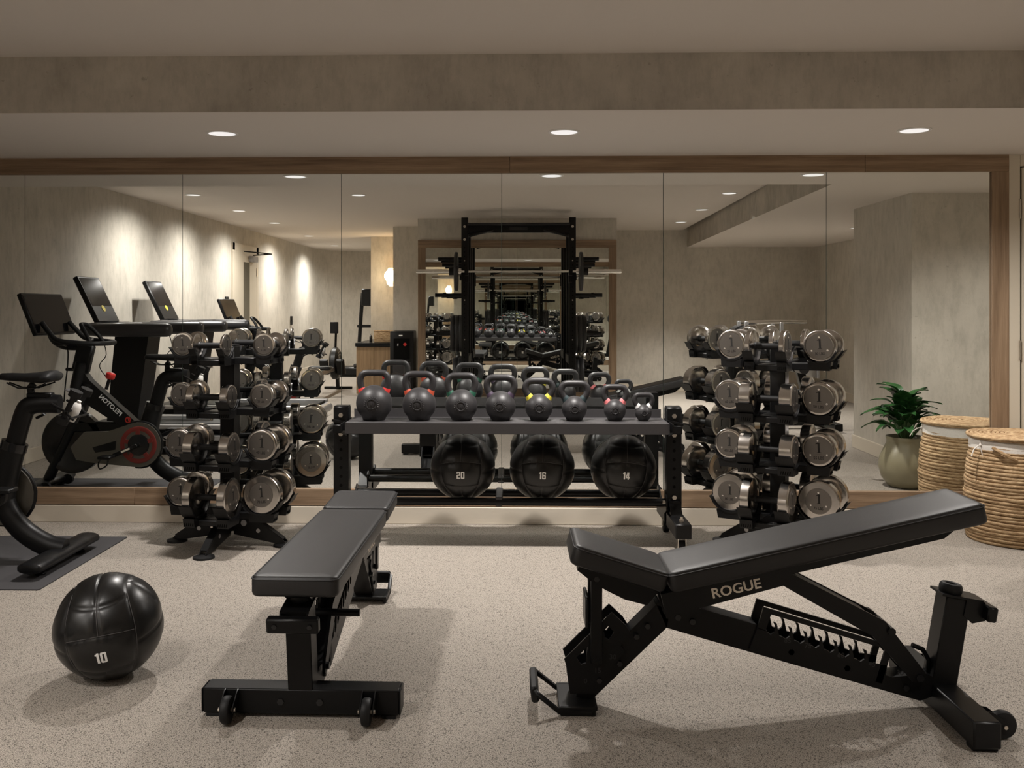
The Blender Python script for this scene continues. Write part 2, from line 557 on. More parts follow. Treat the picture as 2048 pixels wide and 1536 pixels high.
# long mirror on the front wall
def wall_mirror(name, label, x0s, z0, z1, y, face, board_splits, fw=0.097, vert=(True, True)):
    """panels between x0s; face -1 looks to -Y, +1 looks to +Y"""
    t = thing(name, label, 'mirror', (0, y, 0))
    for a, b in zip(x0s[:-1], x0s[1:]):
        part('mirror_panel', MB().box(((a + b) / 2, face * 0.003, (z0 + z1) / 2), (b - a - 0.003, 0.006, z1 - z0)), 'mirror', t)
    part('backing', MB().box(((x0s[0] + x0s[-1]) / 2, -face * 0.002, (z0 + z1) / 2), (x0s[-1] - x0s[0], 0.003, z1 - z0)), 'mirror_edge', t)
    th = 0.022
    for zc, key in ((z1 + fw / 2, 0), (z0 - fw / 2, 1)):
        xs = board_splits[key]
        for a, b in zip(xs[:-1], xs[1:]):
            mb = MB().box(((b - a) / 2, 0, 0), (b - a - 0.001, th, fw), bev=0.0015)
            part('frame_board', mb, 'oak', t, loc=(a, face * th / 2, zc))
    for flag, x in zip(vert, (x0s[0] - fw / 2, x0s[-1] + fw / 2)):
        if flag:
            mb = MB().box((0, 0, 0), (fw - 0.001, th, z1 - z0), bev=0.0015)
            part('frame_upright', mb, 'oak_v', t, loc=(x, face * th / 2, (z0 + z1) / 2))
    return t
xs = [2.694 - 0.9237 * k for k in range(8)][::-1]
xs[0] = XL + 0.002
wall_mirror('wall_mirror', 'wall-wide mirror of tall panels in an oak frame behind the weights', xs, 0.198, 2.011, YW, -1,
            [[XL + 0.002, -0.03, 1.985, 2.791], [XL + 0.002, -2.2, 0.30, 0.62, 2.791]], vert=(False, True))
wall_mirror('rack_mirror', 'oak-framed mirror on the wall block behind the power rack', [-1.13, 0.025, 1.18], 0.21, 1.985, -1.09, 1,
            [[-1.227, 1.277], [-1.227, 1.277]])
# cream cupboard door right of the mirror
t = link('door_1', None)
tag(t, 'cream flush door at the right edge beside the mirror frame', 'door', kind='structure')
part('casing', MB().box((2.8225, YW - 0.006, 1.053), (0.061, 0.022, 2.104)), 'door', t)
part('casing', MB().box((3.45, YW - 0.006, 2.073), (1.19, 0.022, 0.064)), 'door', t)
part('door_gap', MB().box((3.3, YW + 0.005, 1.02), (0.9, 0.01, 2.04)), 'slot', t)
part('door_leaf', MB().box((3.31, YW - 0.006, 1.018), (0.89, 0.02, 2.030), bev=0.002), 'door', t)
for z in (0.25, 1.0, 1.8):
    part('hinge', MB().cyl((2.853, YW - 0.019, z - 0.055), (2.853, YW - 0.019, z + 0.055), 0.006, seg=8), 'zinc', t)

# door in the left wall (seen in the mirror)
t = link('door_2', None)
tag(t, 'cream door with narrow glass pane and overhead closer in the left wall', 'door', kind='structure')
y0, y1 = -3.25, -1.95
part('casing', MB().box((XL + 0.012, y0 + 0.05, 1.06), (0.024, 0.10, 2.12)), 'door', t)
part('casing', MB().box((XL + 0.012, y1 - 0.05, 1.06), (0.024, 0.10, 2.12)), 'door', t)
part('casing', MB().box((XL + 0.012, (y0 + y1) / 2, 2.07), (0.024, y1 - y0, 0.10)), 'door', t)
part('door_leaf', MB().box((XL + 0.008, (y0 + y1) / 2, 1.01), (0.03, y1 - y0 - 0.21, 2.02)), 'door', t)
part('pane', MB().box((XL + 0.02, -2.62, 1.3), (0.012, 0.30, 1.15)), 'glass_dark', t)
part('closer_body', MB().box((XL + 0.06, -2.85, 1.93), (0.07, 0.26, 0.09), bev=0.008), 'silver', t)
part('closer_arm', MB().tube([(XL + 0.07, -2.8, 1.985), (XL + 0.35, -2.75, 2.0), (XL + 0.05, -2.4, 2.02)], 0.009, 6), 'black_steel', t)
part('handle', MB().tube([(XL + 0.02, -2.25, 1.0), (XL + 0.07, -2.25, 1.0), (XL + 0.07, -2.37, 1.0)], 0.011, 8), 'zinc', t)
for z in (0.3, 1.0, 1.75):
    part('hinge', MB().cyl((XL + 0.028, -3.14, z - 0.06), (XL + 0.028, -3.14, z + 0.06), 0.01, seg=8), 'zinc', t)

# recessed downlights
_dl = {}
def downlight(x, y, z, label, watts=None, deg=None, tilt=0.0, group='recessed downlights'):
    if not _dl:
        _dl['ring'] = MB().lathe([(0.079, 0), (0.079, -0.003), (0.074, -0.006), (0.066, -0.005), (0.064, 0.0)], 40, cap=False).mesh('trim_ring', M['white_metal'])
        _dl['cup'] = MB().lathe([(0.065, -0.004), (0.063, -0.0025), (0.03, -0.002), (0.0, -0.002)], 32, cap=False).mesh('lamp_lens', M['lamp'])
    t = thing('recessed_downlight', label, 'ceiling light', (x, y, z), group=group)
    link('trim_ring', _dl['ring'], t)
    link('lamp_lens', _dl['cup'], t)
    ld = bpy.data.lights.new('downlight_beam', 'SPOT')
    ld.energy = watts or LAMP_W
    ld.color = LIGHT_COL
    ld.spot_size = R(deg or SPOT_DEG)
    ld.spot_blend = SPOT_BLEND
    ld.shadow_soft_size = 0.045
    link('downlight_beam', ld, t, (0, 0, -0.02), (0, R(tilt), 0))
    return t
SOFF = [(-1.45, 'left of the three above the mirror', 1.15), (0.24, 'middle of the three above the mirror', 1.55),
        (1.94, 'right of the three above the mirror', 1.0), (3.64, 'in the corner past the mirror', 0.55)]
for x, w, k in SOFF:
    downlight(x, 4.67, ZL, 'recessed round downlight in the low ceiling, ' + w, LAMP_W * k)
for x, y, w, k, dg, tl in [(-3.2, 1.54, 'over the nearer treadmill', 1.2, 160, 4), (-3.2, -0.03, 'between treadmill and door', 1.25, 160, 4), (-3.2, -1.66, 'beside the door', 1.3, 160, 4),
                (-3.25, -4.0, 'past the door', 1.4, 160, 5), (-3.3, -6.4, 'at the far end of the room', 1.6, 160, 0), (-1.56, 1.48, 'left of the power rack', 1.15, 130, 0),
                (2.1, 1.54, 'right of the power rack, nearest the mirror', 1.7, 92, 0), (2.14, -0.05, 'right of the power rack, second from the mirror', 2.3, 92, 0),
                (2.18, -1.66, 'right of the power rack, farthest from the mirror', 2.5, 92, 0)]:
    downlight(x, y, ZU, 'recessed round downlight in the upper ceiling, ' + w, LAMP_W * k, dg, tl)
downlight(3.75, 0.4, ZL, 'recessed round downlight in the low ceiling past the pillar', LAMP_W * 1.1, 120)

# ------------------------------------------------------------------ benches
def make_bench(name, label, loc, rz, back_deg, seat_deg):
    t = thing(name, label, 'weight bench', loc, rz, 'adjustable weight benches')
    hub = Vector((0.462, 0, 0.385))
    # rear base with post, wheels
    part('base_bar', MB().box((1.32, 0, 0.049), (0.076, 0.60, 0.076), bev=0.004), 'black_steel', t)
    for s in (-1, 1):
        part('end_cap', MB().box((1.32, s * 0.302, 0.049), (0.074, 0.006, 0.074), bev=0.003), 'black_plastic', t)
        w = part('wheel', MB().lathe([(0.010, -0.012), (0.03, -0.013), (0.037, -0.012), (0.040, -0.007), (0.040, 0.007), (0.037, 0.012), (0.03, 0.013), (0.010, 0.012)], 28,
                 Matrix.Translation((1.405, s * 0.21, 0.0425)) @ Matrix.Rotation(R(90), 4, 'X')), 'rubber', t)
        part('axle', MB().cyl((1.405, s * 0.21 - 0.026, 0.0425), (1.405, s * 0.21 + 0.026, 0.0425), 0.006, seg=8), 'zinc', w)
        for q in (-1, 1):
            part('wheel_bracket', MB().prism([(1.356, 0.02), (1.356, 0.086), (1.37, 0.084), (1.416, 0.052), (1.416, 0.033), (1.40, 0.03)], s * 0.21 + q * 0.018, s * 0.21 + q * 0.021), 'black_steel', w)
        part('foot_pad', MB().box((1.32, s * 0.27, 0.006), (0.07, 0.04, 0.011)), 'rubber', t)
        part('bolt', MB().cyl((1.357, s * 0.06, 0.05), (1.364, s * 0.06, 0.05), 0.011, seg=6), 'black_gloss', t)
    ang = math.atan2(0.045, 0.27)
    part('rear_post', MB().bar((1.318, 0, 0.08), (1.363, 0, 0.352), 0.076, 0.076, 0.003, up=(0, 1, 0)), 'black_steel', t)
    rot = Matrix.Rotation(ang, 3, 'Y')
    part('post_cap', MB().box((1.372, 0, 0.354), (0.125, 0.088, 0.007), rot), 'black_steel', t)
    part('bumper_ring', MB().lathe([(0.012, 0), (0.030, 0), (0.034, 0.008), (0.034, 0.022), (0.030, 0.030), (0.024, 0.032), (0.017, 0.030), (0.013, 0.022)], 28,
         Matrix.Translation((1.352, 0, 0.358)) @ rot.to_4x4()), 'rubber', t)
    h = part('rear_handle', MB().box((1.447, 0, 0.313), (0.030, 0.155, 0.046), rot, 0.005), 'black_steel', t)
    for s in (-1, 1):
        part('bolt', MB().cyl((1.461, s * 0.052, 0.312), (1.466, s * 0.052, 0.311), 0.008, seg=6), 'black_gloss', h)
        part('handle_plate', MB().prism([(1.385, 0.352), (1.44, 0.342), (1.44, 0.285), (1.40, 0.277), (1.375, 0.30)], s * 0.04 - 0.003, s * 0.04 + 0.003), 'black_steel', h)
    # spine, front leg
    mb = MB().prism([(0.436, 0.33), (0.50, 0.335), (0.745, 0.266), (0.775, 0.222), (1.16, 0.108), (1.262, 0.120), (1.285, 0.11), (1.283, 0.05), (1.245, 0.036), (0.573, 0.224), (0.469, 0.254)], -0.037, 0.037)
    part('spine', mb, 'black_steel', t)
    part('end_hook', MB().tube([(1.235, 0, 0.195), (1.268, 0, 0.182), (1.285, 0, 0.15), (1.285, 0, 0.10)], 0.008, 6), 'black_steel', t)
    mb = MB().prism([(0.245, 0.036), (0.469, 0.254), (0.48, 0.31), (0.436, 0.325), (0.351, 0.238), (0.19, 0.075), (0.19, 0.036)], -0.037, 0.037)
    part('front_leg', mb, 'black_steel', t)
    for s in (-1, 1):   # ladder plates with two notched windows
        mb = MB()
        a, b = s * 0.042 - 0.003, s * 0.042 + 0.003
        for poly in ([(0.152, 0.157), (0.299, 0.303), (0.301, 0.275), (0.289, 0.261), (0.27, 0.241), (0.262, 0.232), (0.224, 0.196), (0.191, 0.163), (0.176, 0.147), (0.160, 0.130)],
                     [(0.299, 0.303), (0.342, 0.263), (0.356, 0.241), (0.325, 0.20), (0.290, 0.218), (0.306, 0.241), (0.289, 0.261), (0.301, 0.275)],
                     [(0.270, 0.241), (0.262, 0.232), (0.224, 0.196), (0.219, 0.145), (0.25, 0.13), (0.325, 0.20), (0.290, 0.218), (0.279, 0.224), (0.276, 0.238)],
                     [(0.176, 0.147), (0.191, 0.163), (0.196, 0.152), (0.204, 0.141), (0.219, 0.145), (0.25, 0.13), (0.325, 0.20), (0.34, 0.185), (0.253, 0.05), (0.17, 0.05), (0.164, 0.087), (0.160, 0.13)]):
            mb.prism(poly, a, b)
        part('ladder_plate', mb, 'black_steel', t)
        for q, (bx, bz) in enumerate(((0.409, 0.262), (0.375, 0.229), (0.323, 0.145), (0.26, 0.093))):
            part('bolt', MB().cyl((bx, s * 0.037, bz), (bx, s * 0.052, bz), 0.009, seg=6), 'black_gloss', t)
        for bx, bz in ((0.503, 0.288), (0.548, 0.275), (0.85, 0.185), (1.02, 0.137), (1.20, 0.077)):
            part('bolt', MB().cyl((bx, s * 0.03, bz), (bx, s * 0.046, bz), 0.010, seg=6), 'black_gloss', t)
        # toothed plate
        mb = MB()
        a, b = s * 0.042 - 0.004, s * 0.042 + 0.004
        top0, top1 = Vector((0.765, 0.323)), Vector((1.14, 0.212))
        d = (top1 - top0).normalized()
        nrm = Vector((-d.y, d.x))
        q = lambda al, up: tuple(top0 + d * al + nrm * up)
        Lp = (top1 - top0).length
        mb.prism([q(0, 0), q(Lp, 0), q(Lp + 0.02, -0.02), q(Lp + 0.02, -0.12), q(Lp, -0.12), q(Lp, -0.015), q(0.028, -0.015), q(0.026, -0.068), q(0.0, -0.068)], a, b)
        outline = [q(0.0, -0.066), q(0.03, -0.066)]
        for k in range(7):
            x0 = 0.034 + k * 0.0475
            outline += [q(x0, -0.071), q(x0 + 0.011, -0.075), q(x0 + 0.020, -0.064), q(x0 + 0.018, -0.048), q(x0 + 0.008, -0.035), q(x0 + 0.019, -0.037), q(x0 + 0.037, -0.071)]
        outline += [q(Lp + 0.02, -0.062), q(Lp + 0.03, -0.137), q(-0.005, -0.137)]
        mb.prism(outline, a, b)
        part('toothed_plate', mb, 'black_steel', t)
    for k, (n, x, z) in enumerate(((85, 0.838, 0.221), (75, 0.90, 0.205), (60, 1.0, 0.177), (45, 1.095, 0.15), (30, 1.18, 0.125), (30, 0.302, 0.165), (15, 0.255, 0.123), (0, 0.218, 0.09))):
        text_part('angle_number', 'a%d' % n, 0.022, 'dark_ink', t, frame((x, -0.0465, z), (1, 0, -0.1 if k < 5 else 0), (0.1 if k < 5 else 0, 0, 1)))
    # front foot: plate and hoop
    part('foot_plate', MB().box((0.192, 0, 0.024), (0.118, 0.19, 0.012), bev=0.002).box((0.192, -0.087, 0.016), (0.11, 0.014, 0.03), bev=0.003).box((0.192, 0.087, 0.016), (0.11, 0.014, 0.03), bev=0.003), 'black_steel', t)
    part('foot_hoop', MB().tube([(0.235, -0.09, 0.012), (0.135, -0.09, 0.014), (0.068, -0.088, 0.066), (0.062, -0.082, 0.072), (0.062, 0.082, 0.072), (0.068, 0.088, 0.066), (0.135, 0.09, 0.014), (0.235, 0.09, 0.012)], 0.0085, 8), 'black_steel', t)
    part('grip_plate', MB().box((0.060, 0, 0.060), (0.024, 0.17, 0.050), Matrix.Rotation(R(-8), 3, 'Y'), 0.006), 'rubber', t)
    # seat
    rs = Matrix.Rotation(R(seat_deg), 3, 'Y')          # positive drops the inner end
    inner = hub + Vector((-0.010, 0, 0.0))
    def seat_pt(x, z):   # x measured outward from hinge, z above pad underside
        return inner + rs @ Vector((-x, 0, z))
    mx = Matrix.Translation(seat_pt(0.302, 0.0)) @ rs.to_4x4()
    pad_part('seat_pad', t, 0.300, 0.262, 0.062, 0.026, mx)
    poly = [(0.262, 0.0), (0.265, -0.026), (0.215, -0.045), (0.165, -0.058), (0.10, -0.068), (0.03, -0.065), (0.0, 0.0)]
    for s in (-1, 1):
        part('seat_bracket', MB().prism([(lambda p: (p.x, p.z))(seat_pt(a, b)) for a, b in poly], s * 0.045 - 0.02, s * 0.045 + 0.02), 'black_steel', t)
    top = seat_pt(0.20, -0.035)
    foot = Vector((0.25, 0, 0.158))
    for s in (-1, 1):
        part('seat_strut', MB().bar((top.x, s * 0.056, top.z + 0.015), (foot.x, s * 0.056, foot.z - 0.01), 0.010, 0.036, 0.003, up=(1, 0, 0)), 'black_steel', t)
        part('bolt', MB().cyl((top.x, s * 0.058, top.z), (top.x, s * 0.066, top.z), 0.009, seg=6), 'black_gloss', t)
    mid = top.lerp(foot, 0.42)
    part('strut_handle', MB().box((mid.x - 0.028, 0, mid.z), (0.012, 0.12, 0.095), bev=0.004), 'black_steel', t)
    part('strut_pin', MB().cyl((foot.x, -0.062, foot.z), (foot.x, 0.062, foot.z), 0.010), 'black_steel', t)
    # backrest
    rb = Matrix.Rotation(-R(back_deg), 3, 'Y')
    def bp(x, y, z):
        return hub + Vector((0.008, 0, 0)) + rb @ Vector((x, y, z))
    mxb = Matrix.Translation(bp(0, 0, 0)) @ rb.to_4x4()
    pad_part('back_pad', t, 0.970, 0.262, 0.062, 0.026, mxb)
    mb = MB()
    outl = [(0.0, 0.0), (0.93, 0.0), (0.925, -0.012), (0.86, -0.044), (0.30, -0.050), (0.02, -0.072), (-0.03, -0.085), (-0.035, -0.02)]
    mb.prism([(lambda p: (p.x, p.z))(bp(a, 0, b)) for a, b in outl], -0.038, 0.038)
    part('back_beam', mb, 'black_steel', t)
    for s, rd in ((-1, 1), (1, -1)):
        part('side_plate', MB().prism([(lambda p: (p.x, p.z))(bp(a, 0, b)) for a, b in [(-0.03, -0.002), (0.40, -0.002), (0.34, -0.056), (0.02, -0.070), (-0.03, -0.078)]], s * 0.098 - 0.004, s * 0.098 + 0.004), 'black_steel', t)
        o = bp(0.195, s * 0.1024, -0.0345)
        text_part('lettering', 'rogue', 0.042, 'tan_ink', t, frame(o, rb @ Vector((rd, 0, 0)), rb @ Vector((0, 0, 1))))
    part('hinge_bolt', MB().cyl((hub.x - 0.005, -0.055, hub.z - 0.02), (hub.x - 0.005, 0.055, hub.z - 0.02), 0.011, seg=8), 'black_gloss', t)
    # support arm
    a = bp(0.325, 0, -0.032)
    e = Vector((1.235, 0, 0.115))
    k = Vector((1.115, 0, 0.262))
    if back_deg < 5:
        k = Vector((1.12, 0, 0.255))
    for s in (-1, 1):
        y0, y1 = s * 0.049 - 0.005, s * 0.049 + 0.005
        d1 = (k - a).normalized(); n1 = Vector((-d1.z, 0, d1.x))
        d2 = (e - k).normalized(); n2 = Vector((-d2.z, 0, d2.x))
        nm = (n1 + n2).normalized()
        P = [a - d1 * 0.02 + n1 * 0.026, k + nm * 0.029, e + n2 * 0.024, e + d2 * 0.026, e - n2 * 0.024, k - nm * 0.031, a - d1 * 0.02 - n1 * 0.016]
        part('support_arm', MB().prism([(p.x, p.z) for p in P], y0, y1), 'black_steel', t)
        part('bolt', MB().cyl((e.x, s * 0.05, e.z), (e.x, s * 0.064, e.z), 0.012, seg=8), 'black_gloss', t)
        part('bolt', MB().cyl((a.x, s * 0.05, a.z), (a.x, s * 0.060, a.z), 0.010, seg=8), 'black_gloss', t)
    u0, u1 = a.lerp(k, 0.25), a.lerp(k, 0.9)
    part('arm_web', MB().bar(u0 + Vector((0, 0, 0.024)), u1 + Vector((0, 0, 0.024)), 0.09, 0.006, up=(0, 0, 1)), 'black_steel', t)
    part('ladder_pin', MB().cyl((1.15, -0.062, 0.255), (1.15, 0.145, 0.255), 0.012), 'black_steel', t)
    return t

def pad_part(name, parent, L, W, T, r, mx):
    lay = [(0.010, 0.0), (0.003, 0.004), (0.0, 0.012), (0.0, T - 0.016), (0.0012, T - 0.0105), (0.0022, T - 0.009), (0.003, T - 0.006), (0.007, T - 0.0025), (0.016, T - 0.0005), (0.05, T)]
    loops = [rrect(L, W, r, i if i < r else r - 0.003, z) if i < r else [(min(max(x, i), L - i), min(max(y, -W / 2 + i), W / 2 - i), z) for x, y, _ in rrect(L, W, r, 0, z)] for i, z in lay]
    p = part(name, MB().loft(loops, mx), 'vinyl', parent, 50)
    pts = [mx @ Vector(q) for q in rrect(L, W, r, -0.0006, T - 0.0095)]
    part('piping', MB().tube(pts, 0.0019, 6, closed=True), 'vinyl', p)
    return p

make_bench('adjustable_bench', 'black adjustable bench with raised backrest and ROGUE lettering on the right', (0.0, 2.99, 0), 0.0, 13.0, 17.0)
make_bench('adjustable_bench', 'black adjustable bench laid flat, pointing at the kettlebell rack', (-0.632, 4.223, 0), R(-90.8), 0.3, 2.5)

# ------------------------------------------------------------------ medicine balls
def ball_mesh():
    Rb = 0.176
    seg, rings = 120, 84
    vs, fs = [], []
    zs = (0.36 * Rb, -0.42 * Rb)
    for i in range(rings + 1):
        th = PI * i / rings
        for k in range(seg):
            ph = 2 * PI * k / seg
            d = Vector((math.sin(th) * math.cos(ph), math.sin(th) * math.sin(ph), -math.cos(th)))
            # the front half carries a wide centre band between curved side seams, the sides carry long panels
            x, y, z = d.x * Rb, abs(d.y) * Rb, d.z * Rb
            side = 0.62 * Rb + 0.13 * z - 0.9 * z * z / Rb * 0.35
            inside = abs(x) < side
            ds = [abs(abs(x) - side)]
            if inside:
                up = zs[0] - 0.25 * x * x / Rb
                lo = zs[1] + 0.10 * x * x / Rb
                ds += [abs(z - up), abs(z - lo), abs(z - 0.78 * Rb)]
                if z < lo or z > up:
                    ds.append(abs(x))
            else:
                ds += [abs(z), abs(y) if abs(z) > 0.3 * Rb else 1]
            dm = min(ds)
            r = Rb * (1 - 0.022 * math.exp(-(dm / 0.0042) ** 2) - 0.014 * math.exp(-(dm / 0.020) ** 2))
            if inside:
                wr = math.exp(-((z - up) / 0.020) ** 2)
                r += 0.0022 * wr * math.sin(x * 330 + 3 * math.sin(x * 90)) * (1 if abs(x) < side * 0.85 else 0)
            r += 0.0022 * math.sin(3 * d.x + 1) * math.sin(2.5 * d.z + 4 * d.y)
            r *= 1 - 0.035 * max(0, -d.z - 0.86) / 0.14
            vs.append(d * r)
    for i in range(rings):
        for k in range(seg):
            l = (k + 1) % seg
            fs.append((i * seg + k, i * seg + l, (i + 1) * seg + l, (i + 1) * seg + k))
    mb = MB()
    mb.add(vs, fs)
    return mb.mesh('ball_cover', M['vinyl_ball'], 80)
BALL = ball_mesh()
def seam_mesh():
    Rb, mb = 0.176, MB()
    side = lambda z: 0.62 * Rb + 0.13 * z - 0.9 * z * z / Rb * 0.35
    up = lambda x: 0.36 * Rb - 0.25 * x * x / Rb
    lo = lambda x: -0.42 * Rb + 0.10 * x * x / Rb
    def on(x, z, f, k=0.9745):
        return Vector((x, f * math.sqrt(max(Rb * Rb - x * x - z * z, 0)), z)) * k
    for f in (-1, 1):
        for sx in (-1, 1):
            mb.tube([on(sx * side(z * Rb), z * Rb, f) for z in [-0.86 + 0.043 * i for i in range(41)]], 0.0012, 5)
        xs = [(-1 + i / 10) for i in range(21)]
        for fn in (up, lo):
            zc = fn(0)
            mb.tube([on(x * side(zc) * 0.97, fn(x * side(zc)), f) for x in xs], 0.0012, 5)
        mb.tube([on(0, z * Rb, f) for z in [-0.43 - 0.05 * i for i in range(10)]], 0.0012, 5)
        mb.tube([on(0, z * Rb, f) for z in [0.37 + 0.05 * i for i in range(11)]], 0.0012, 5)
    return mb.mesh('seams', M['seam'])
M['seam'] = mat('seam_thread', (0.075, 0.07, 0.07), 0.5)
SEAMS = seam_mesh()
def med_ball(n, label, c, rot, group, size=0.052):
    t = thing('medicine_ball', label, 'medicine ball', c, 0, group)
    t.rotation_euler = rot
    link('ball_cover', BALL, t)
    link('seams', SEAMS, t)
    vs, fs = _texts['n%d' % n]
    mb = MB()
    out = []
    for x, y, _ in vs:
        a, b = x * size / 0.176, y * size / 0.176 - 0.03
        out.append(Vector((math.sin(a) * math.cos(b), -math.cos(a) * math.cos(b), math.sin(b))) * 0.1785)
    mb.add(out, fs)
    part('number', mb, 'white_ink', t)
    return t
med_ball(10, 'black leather medicine ball printed 10 on the floor by the bike mat', (-1.373, 3.18, 0.171), Euler((R(15), R(-8), R(13))), 'medicine balls', 0.038)

# ------------------------------------------------------------------ kettlebell rack
KX0, KX1, KY = -0.922, 0.835, 5.05
def make_rack():
    t = thing('kettlebell_rack', 'black two-tier storage rack with a kettlebell shelf and ball rails on casters', 'storage rack', (0, 0, 0))
    for s, x in ((-1, KX0), (1, KX1)):
        u = part('upright', MB().box((x, KY, 0.405), (0.080, 0.078, 0.62), bev=0.004), 'black_steel', t)
        for k in range(7):
            z = 0.30 + k * 0.0475
            if k < 6:
                part('peg_hole', MB().cyl((x, KY - 0.0395, z), (x, KY - 0.0385, z), 0.0085, seg=12), 'slot', u)
        part('cap', MB().box((x, KY, 0.717), (0.076, 0.074, 0.006), bev=0.002), 'black_plastic', u)
        for z in (0.672, 0.573, 0.245):
            part('bolt', MB().cyl((x, KY - 0.040, z), (x, KY - 0.050, z), 0.0125, seg=6), 'zinc', u)
        # shelf bracket and rail bracket
        xi = x - s * 0.03
        part('shelf_bracket', MB().box((x, KY - 0.055, 0.602), (0.078, 0.028, 0.045), bev=0.004).prism([(KY - 0.2, 0.60), (KY - 0.03, 0.56), (KY + 0.1, 0.60), (KY + 0.1, 0.645), (KY - 0.2, 0.645)], xi - 0.003, xi + 0.003, 'YZ').box((x, KY - 0.052, 0.638), (0.09, 0.03, 0.012), Matrix.Rotation(R(12), 3, 'Y')), 'black_steel', t)
        part('rail_bracket', MB().prism([(4.965, 0.185), (5.0, 0.165), (5.27, 0.175), (5.285, 0.25), (5.25, 0.265), (5.15, 0.205), (5.05, 0.215), (5.0, 0.262), (4.965, 0.25)], xi - s * 0.015 - 0.004, xi - s * 0.015 + 0.004, 'YZ').box((x, KY - 0.05, 0.205), (0.07, 0.03, 0.05), bev=0.006), 'black_steel', t)
        part('bolt', MB().cyl((xi - s * 0.02, 4.985, 0.225), (xi - s * 0.035, 4.985, 0.225), 0.010, seg=8), 'zinc', t)
        # foot with gusset and casters
        part('foot', MB().box((x, 5.045, 0.130), (0.080, 0.63, 0.072), bev=0.004), 'black_steel', t)
        part('foot_cap', MB().box((x, 4.728, 0.130), (0.078, 0.006, 0.070), bev=0.002), 'black_plastic', t)
        for s2 in (-1, 1):
            part('gusset', MB().prism([(KY - 0.13, 0.166), (KY - 0.04, 0.166), (KY - 0.04, 0.235)] if s2 < 0 else [(KY + 0.04, 0.166), (KY + 0.13, 0.166), (KY + 0.04, 0.235)], x - 0.03, x + 0.03, 'YZ'), 'black_steel', t)
        part('bolt', MB().cyl((x, 4.79, 0.166), (x, 4.79, 0.180), 0.012, seg=8).cyl((x, 4.79, 0.176), (x, 4.79, 0.192), 0.007, seg=8), 'zinc', t)
        for y in (4.79, 5.29):
            c = part('caster_fork', MB().box((x, y, 0.089), (0.055, 0.055, 0.006)).box((x - 0.019, y, 0.062), (0.004, 0.04, 0.055)).box((x + 0.019, y, 0.062), (0.004, 0.04, 0.055)), 'zinc', t)
            part('caster_wheel', MB().cyl((x - 0.014, y, 0.037), (x + 0.014, y, 0.037), 0.037, seg=24), 'rubber', c)
    # shelf tray
    xa, xb = -0.872, 0.785
    mb = MB().box(((xa + xb) / 2, 5.0, 0.646), (xb - xa, 0.27, 0.006))
    mb.box(((xa + xb) / 2, 4.868, 0.6205), (xb - xa, 0.006, 0.056), bev=0.002)
    mb.tube([(xa, 4.872, 0.645), (xb, 4.872, 0.645)], 0.0055, 10)
    mb.box(((xa + xb) / 2, 5.137, 0.668), (xb - xa, 0.006, 0.052))
    for x in (xa, xb):
        mb.box((x, 5.0, 0.622), (0.006, 0.27, 0.053))
    part('shelf', mb, 'shelf_grey', t)
    for y in (5.007, 5.24):
        part('ball_rail', MB().cyl((KX0 + 0.04, y, 0.219), (KX1 - 0.04, y, 0.219), 0.0215, seg=20), 'black_steel', t)
    part('rail_tie', MB().bar((-0.085, 4.99, 0.221), (-0.085, 5.26, 0.221), 0.036, 0.05, 0.004), 'shelf_grey', t)
    return t
make_rack()
for n, u in ((20, -0.281), (16, 0.146), (14, 0.582)):
    med_ball(n, 'black leather medicine ball printed %d, %s of three on the rack rails' % (n, {20: 'leftmost', 16: 'middle', 14: 'rightmost'}[n]), (u, 5.123, 0.382), Euler((R(3), R({20: 0, 16: 1.5, 14: 4}[n]), R(-1))), 'medicine balls', 0.0375)

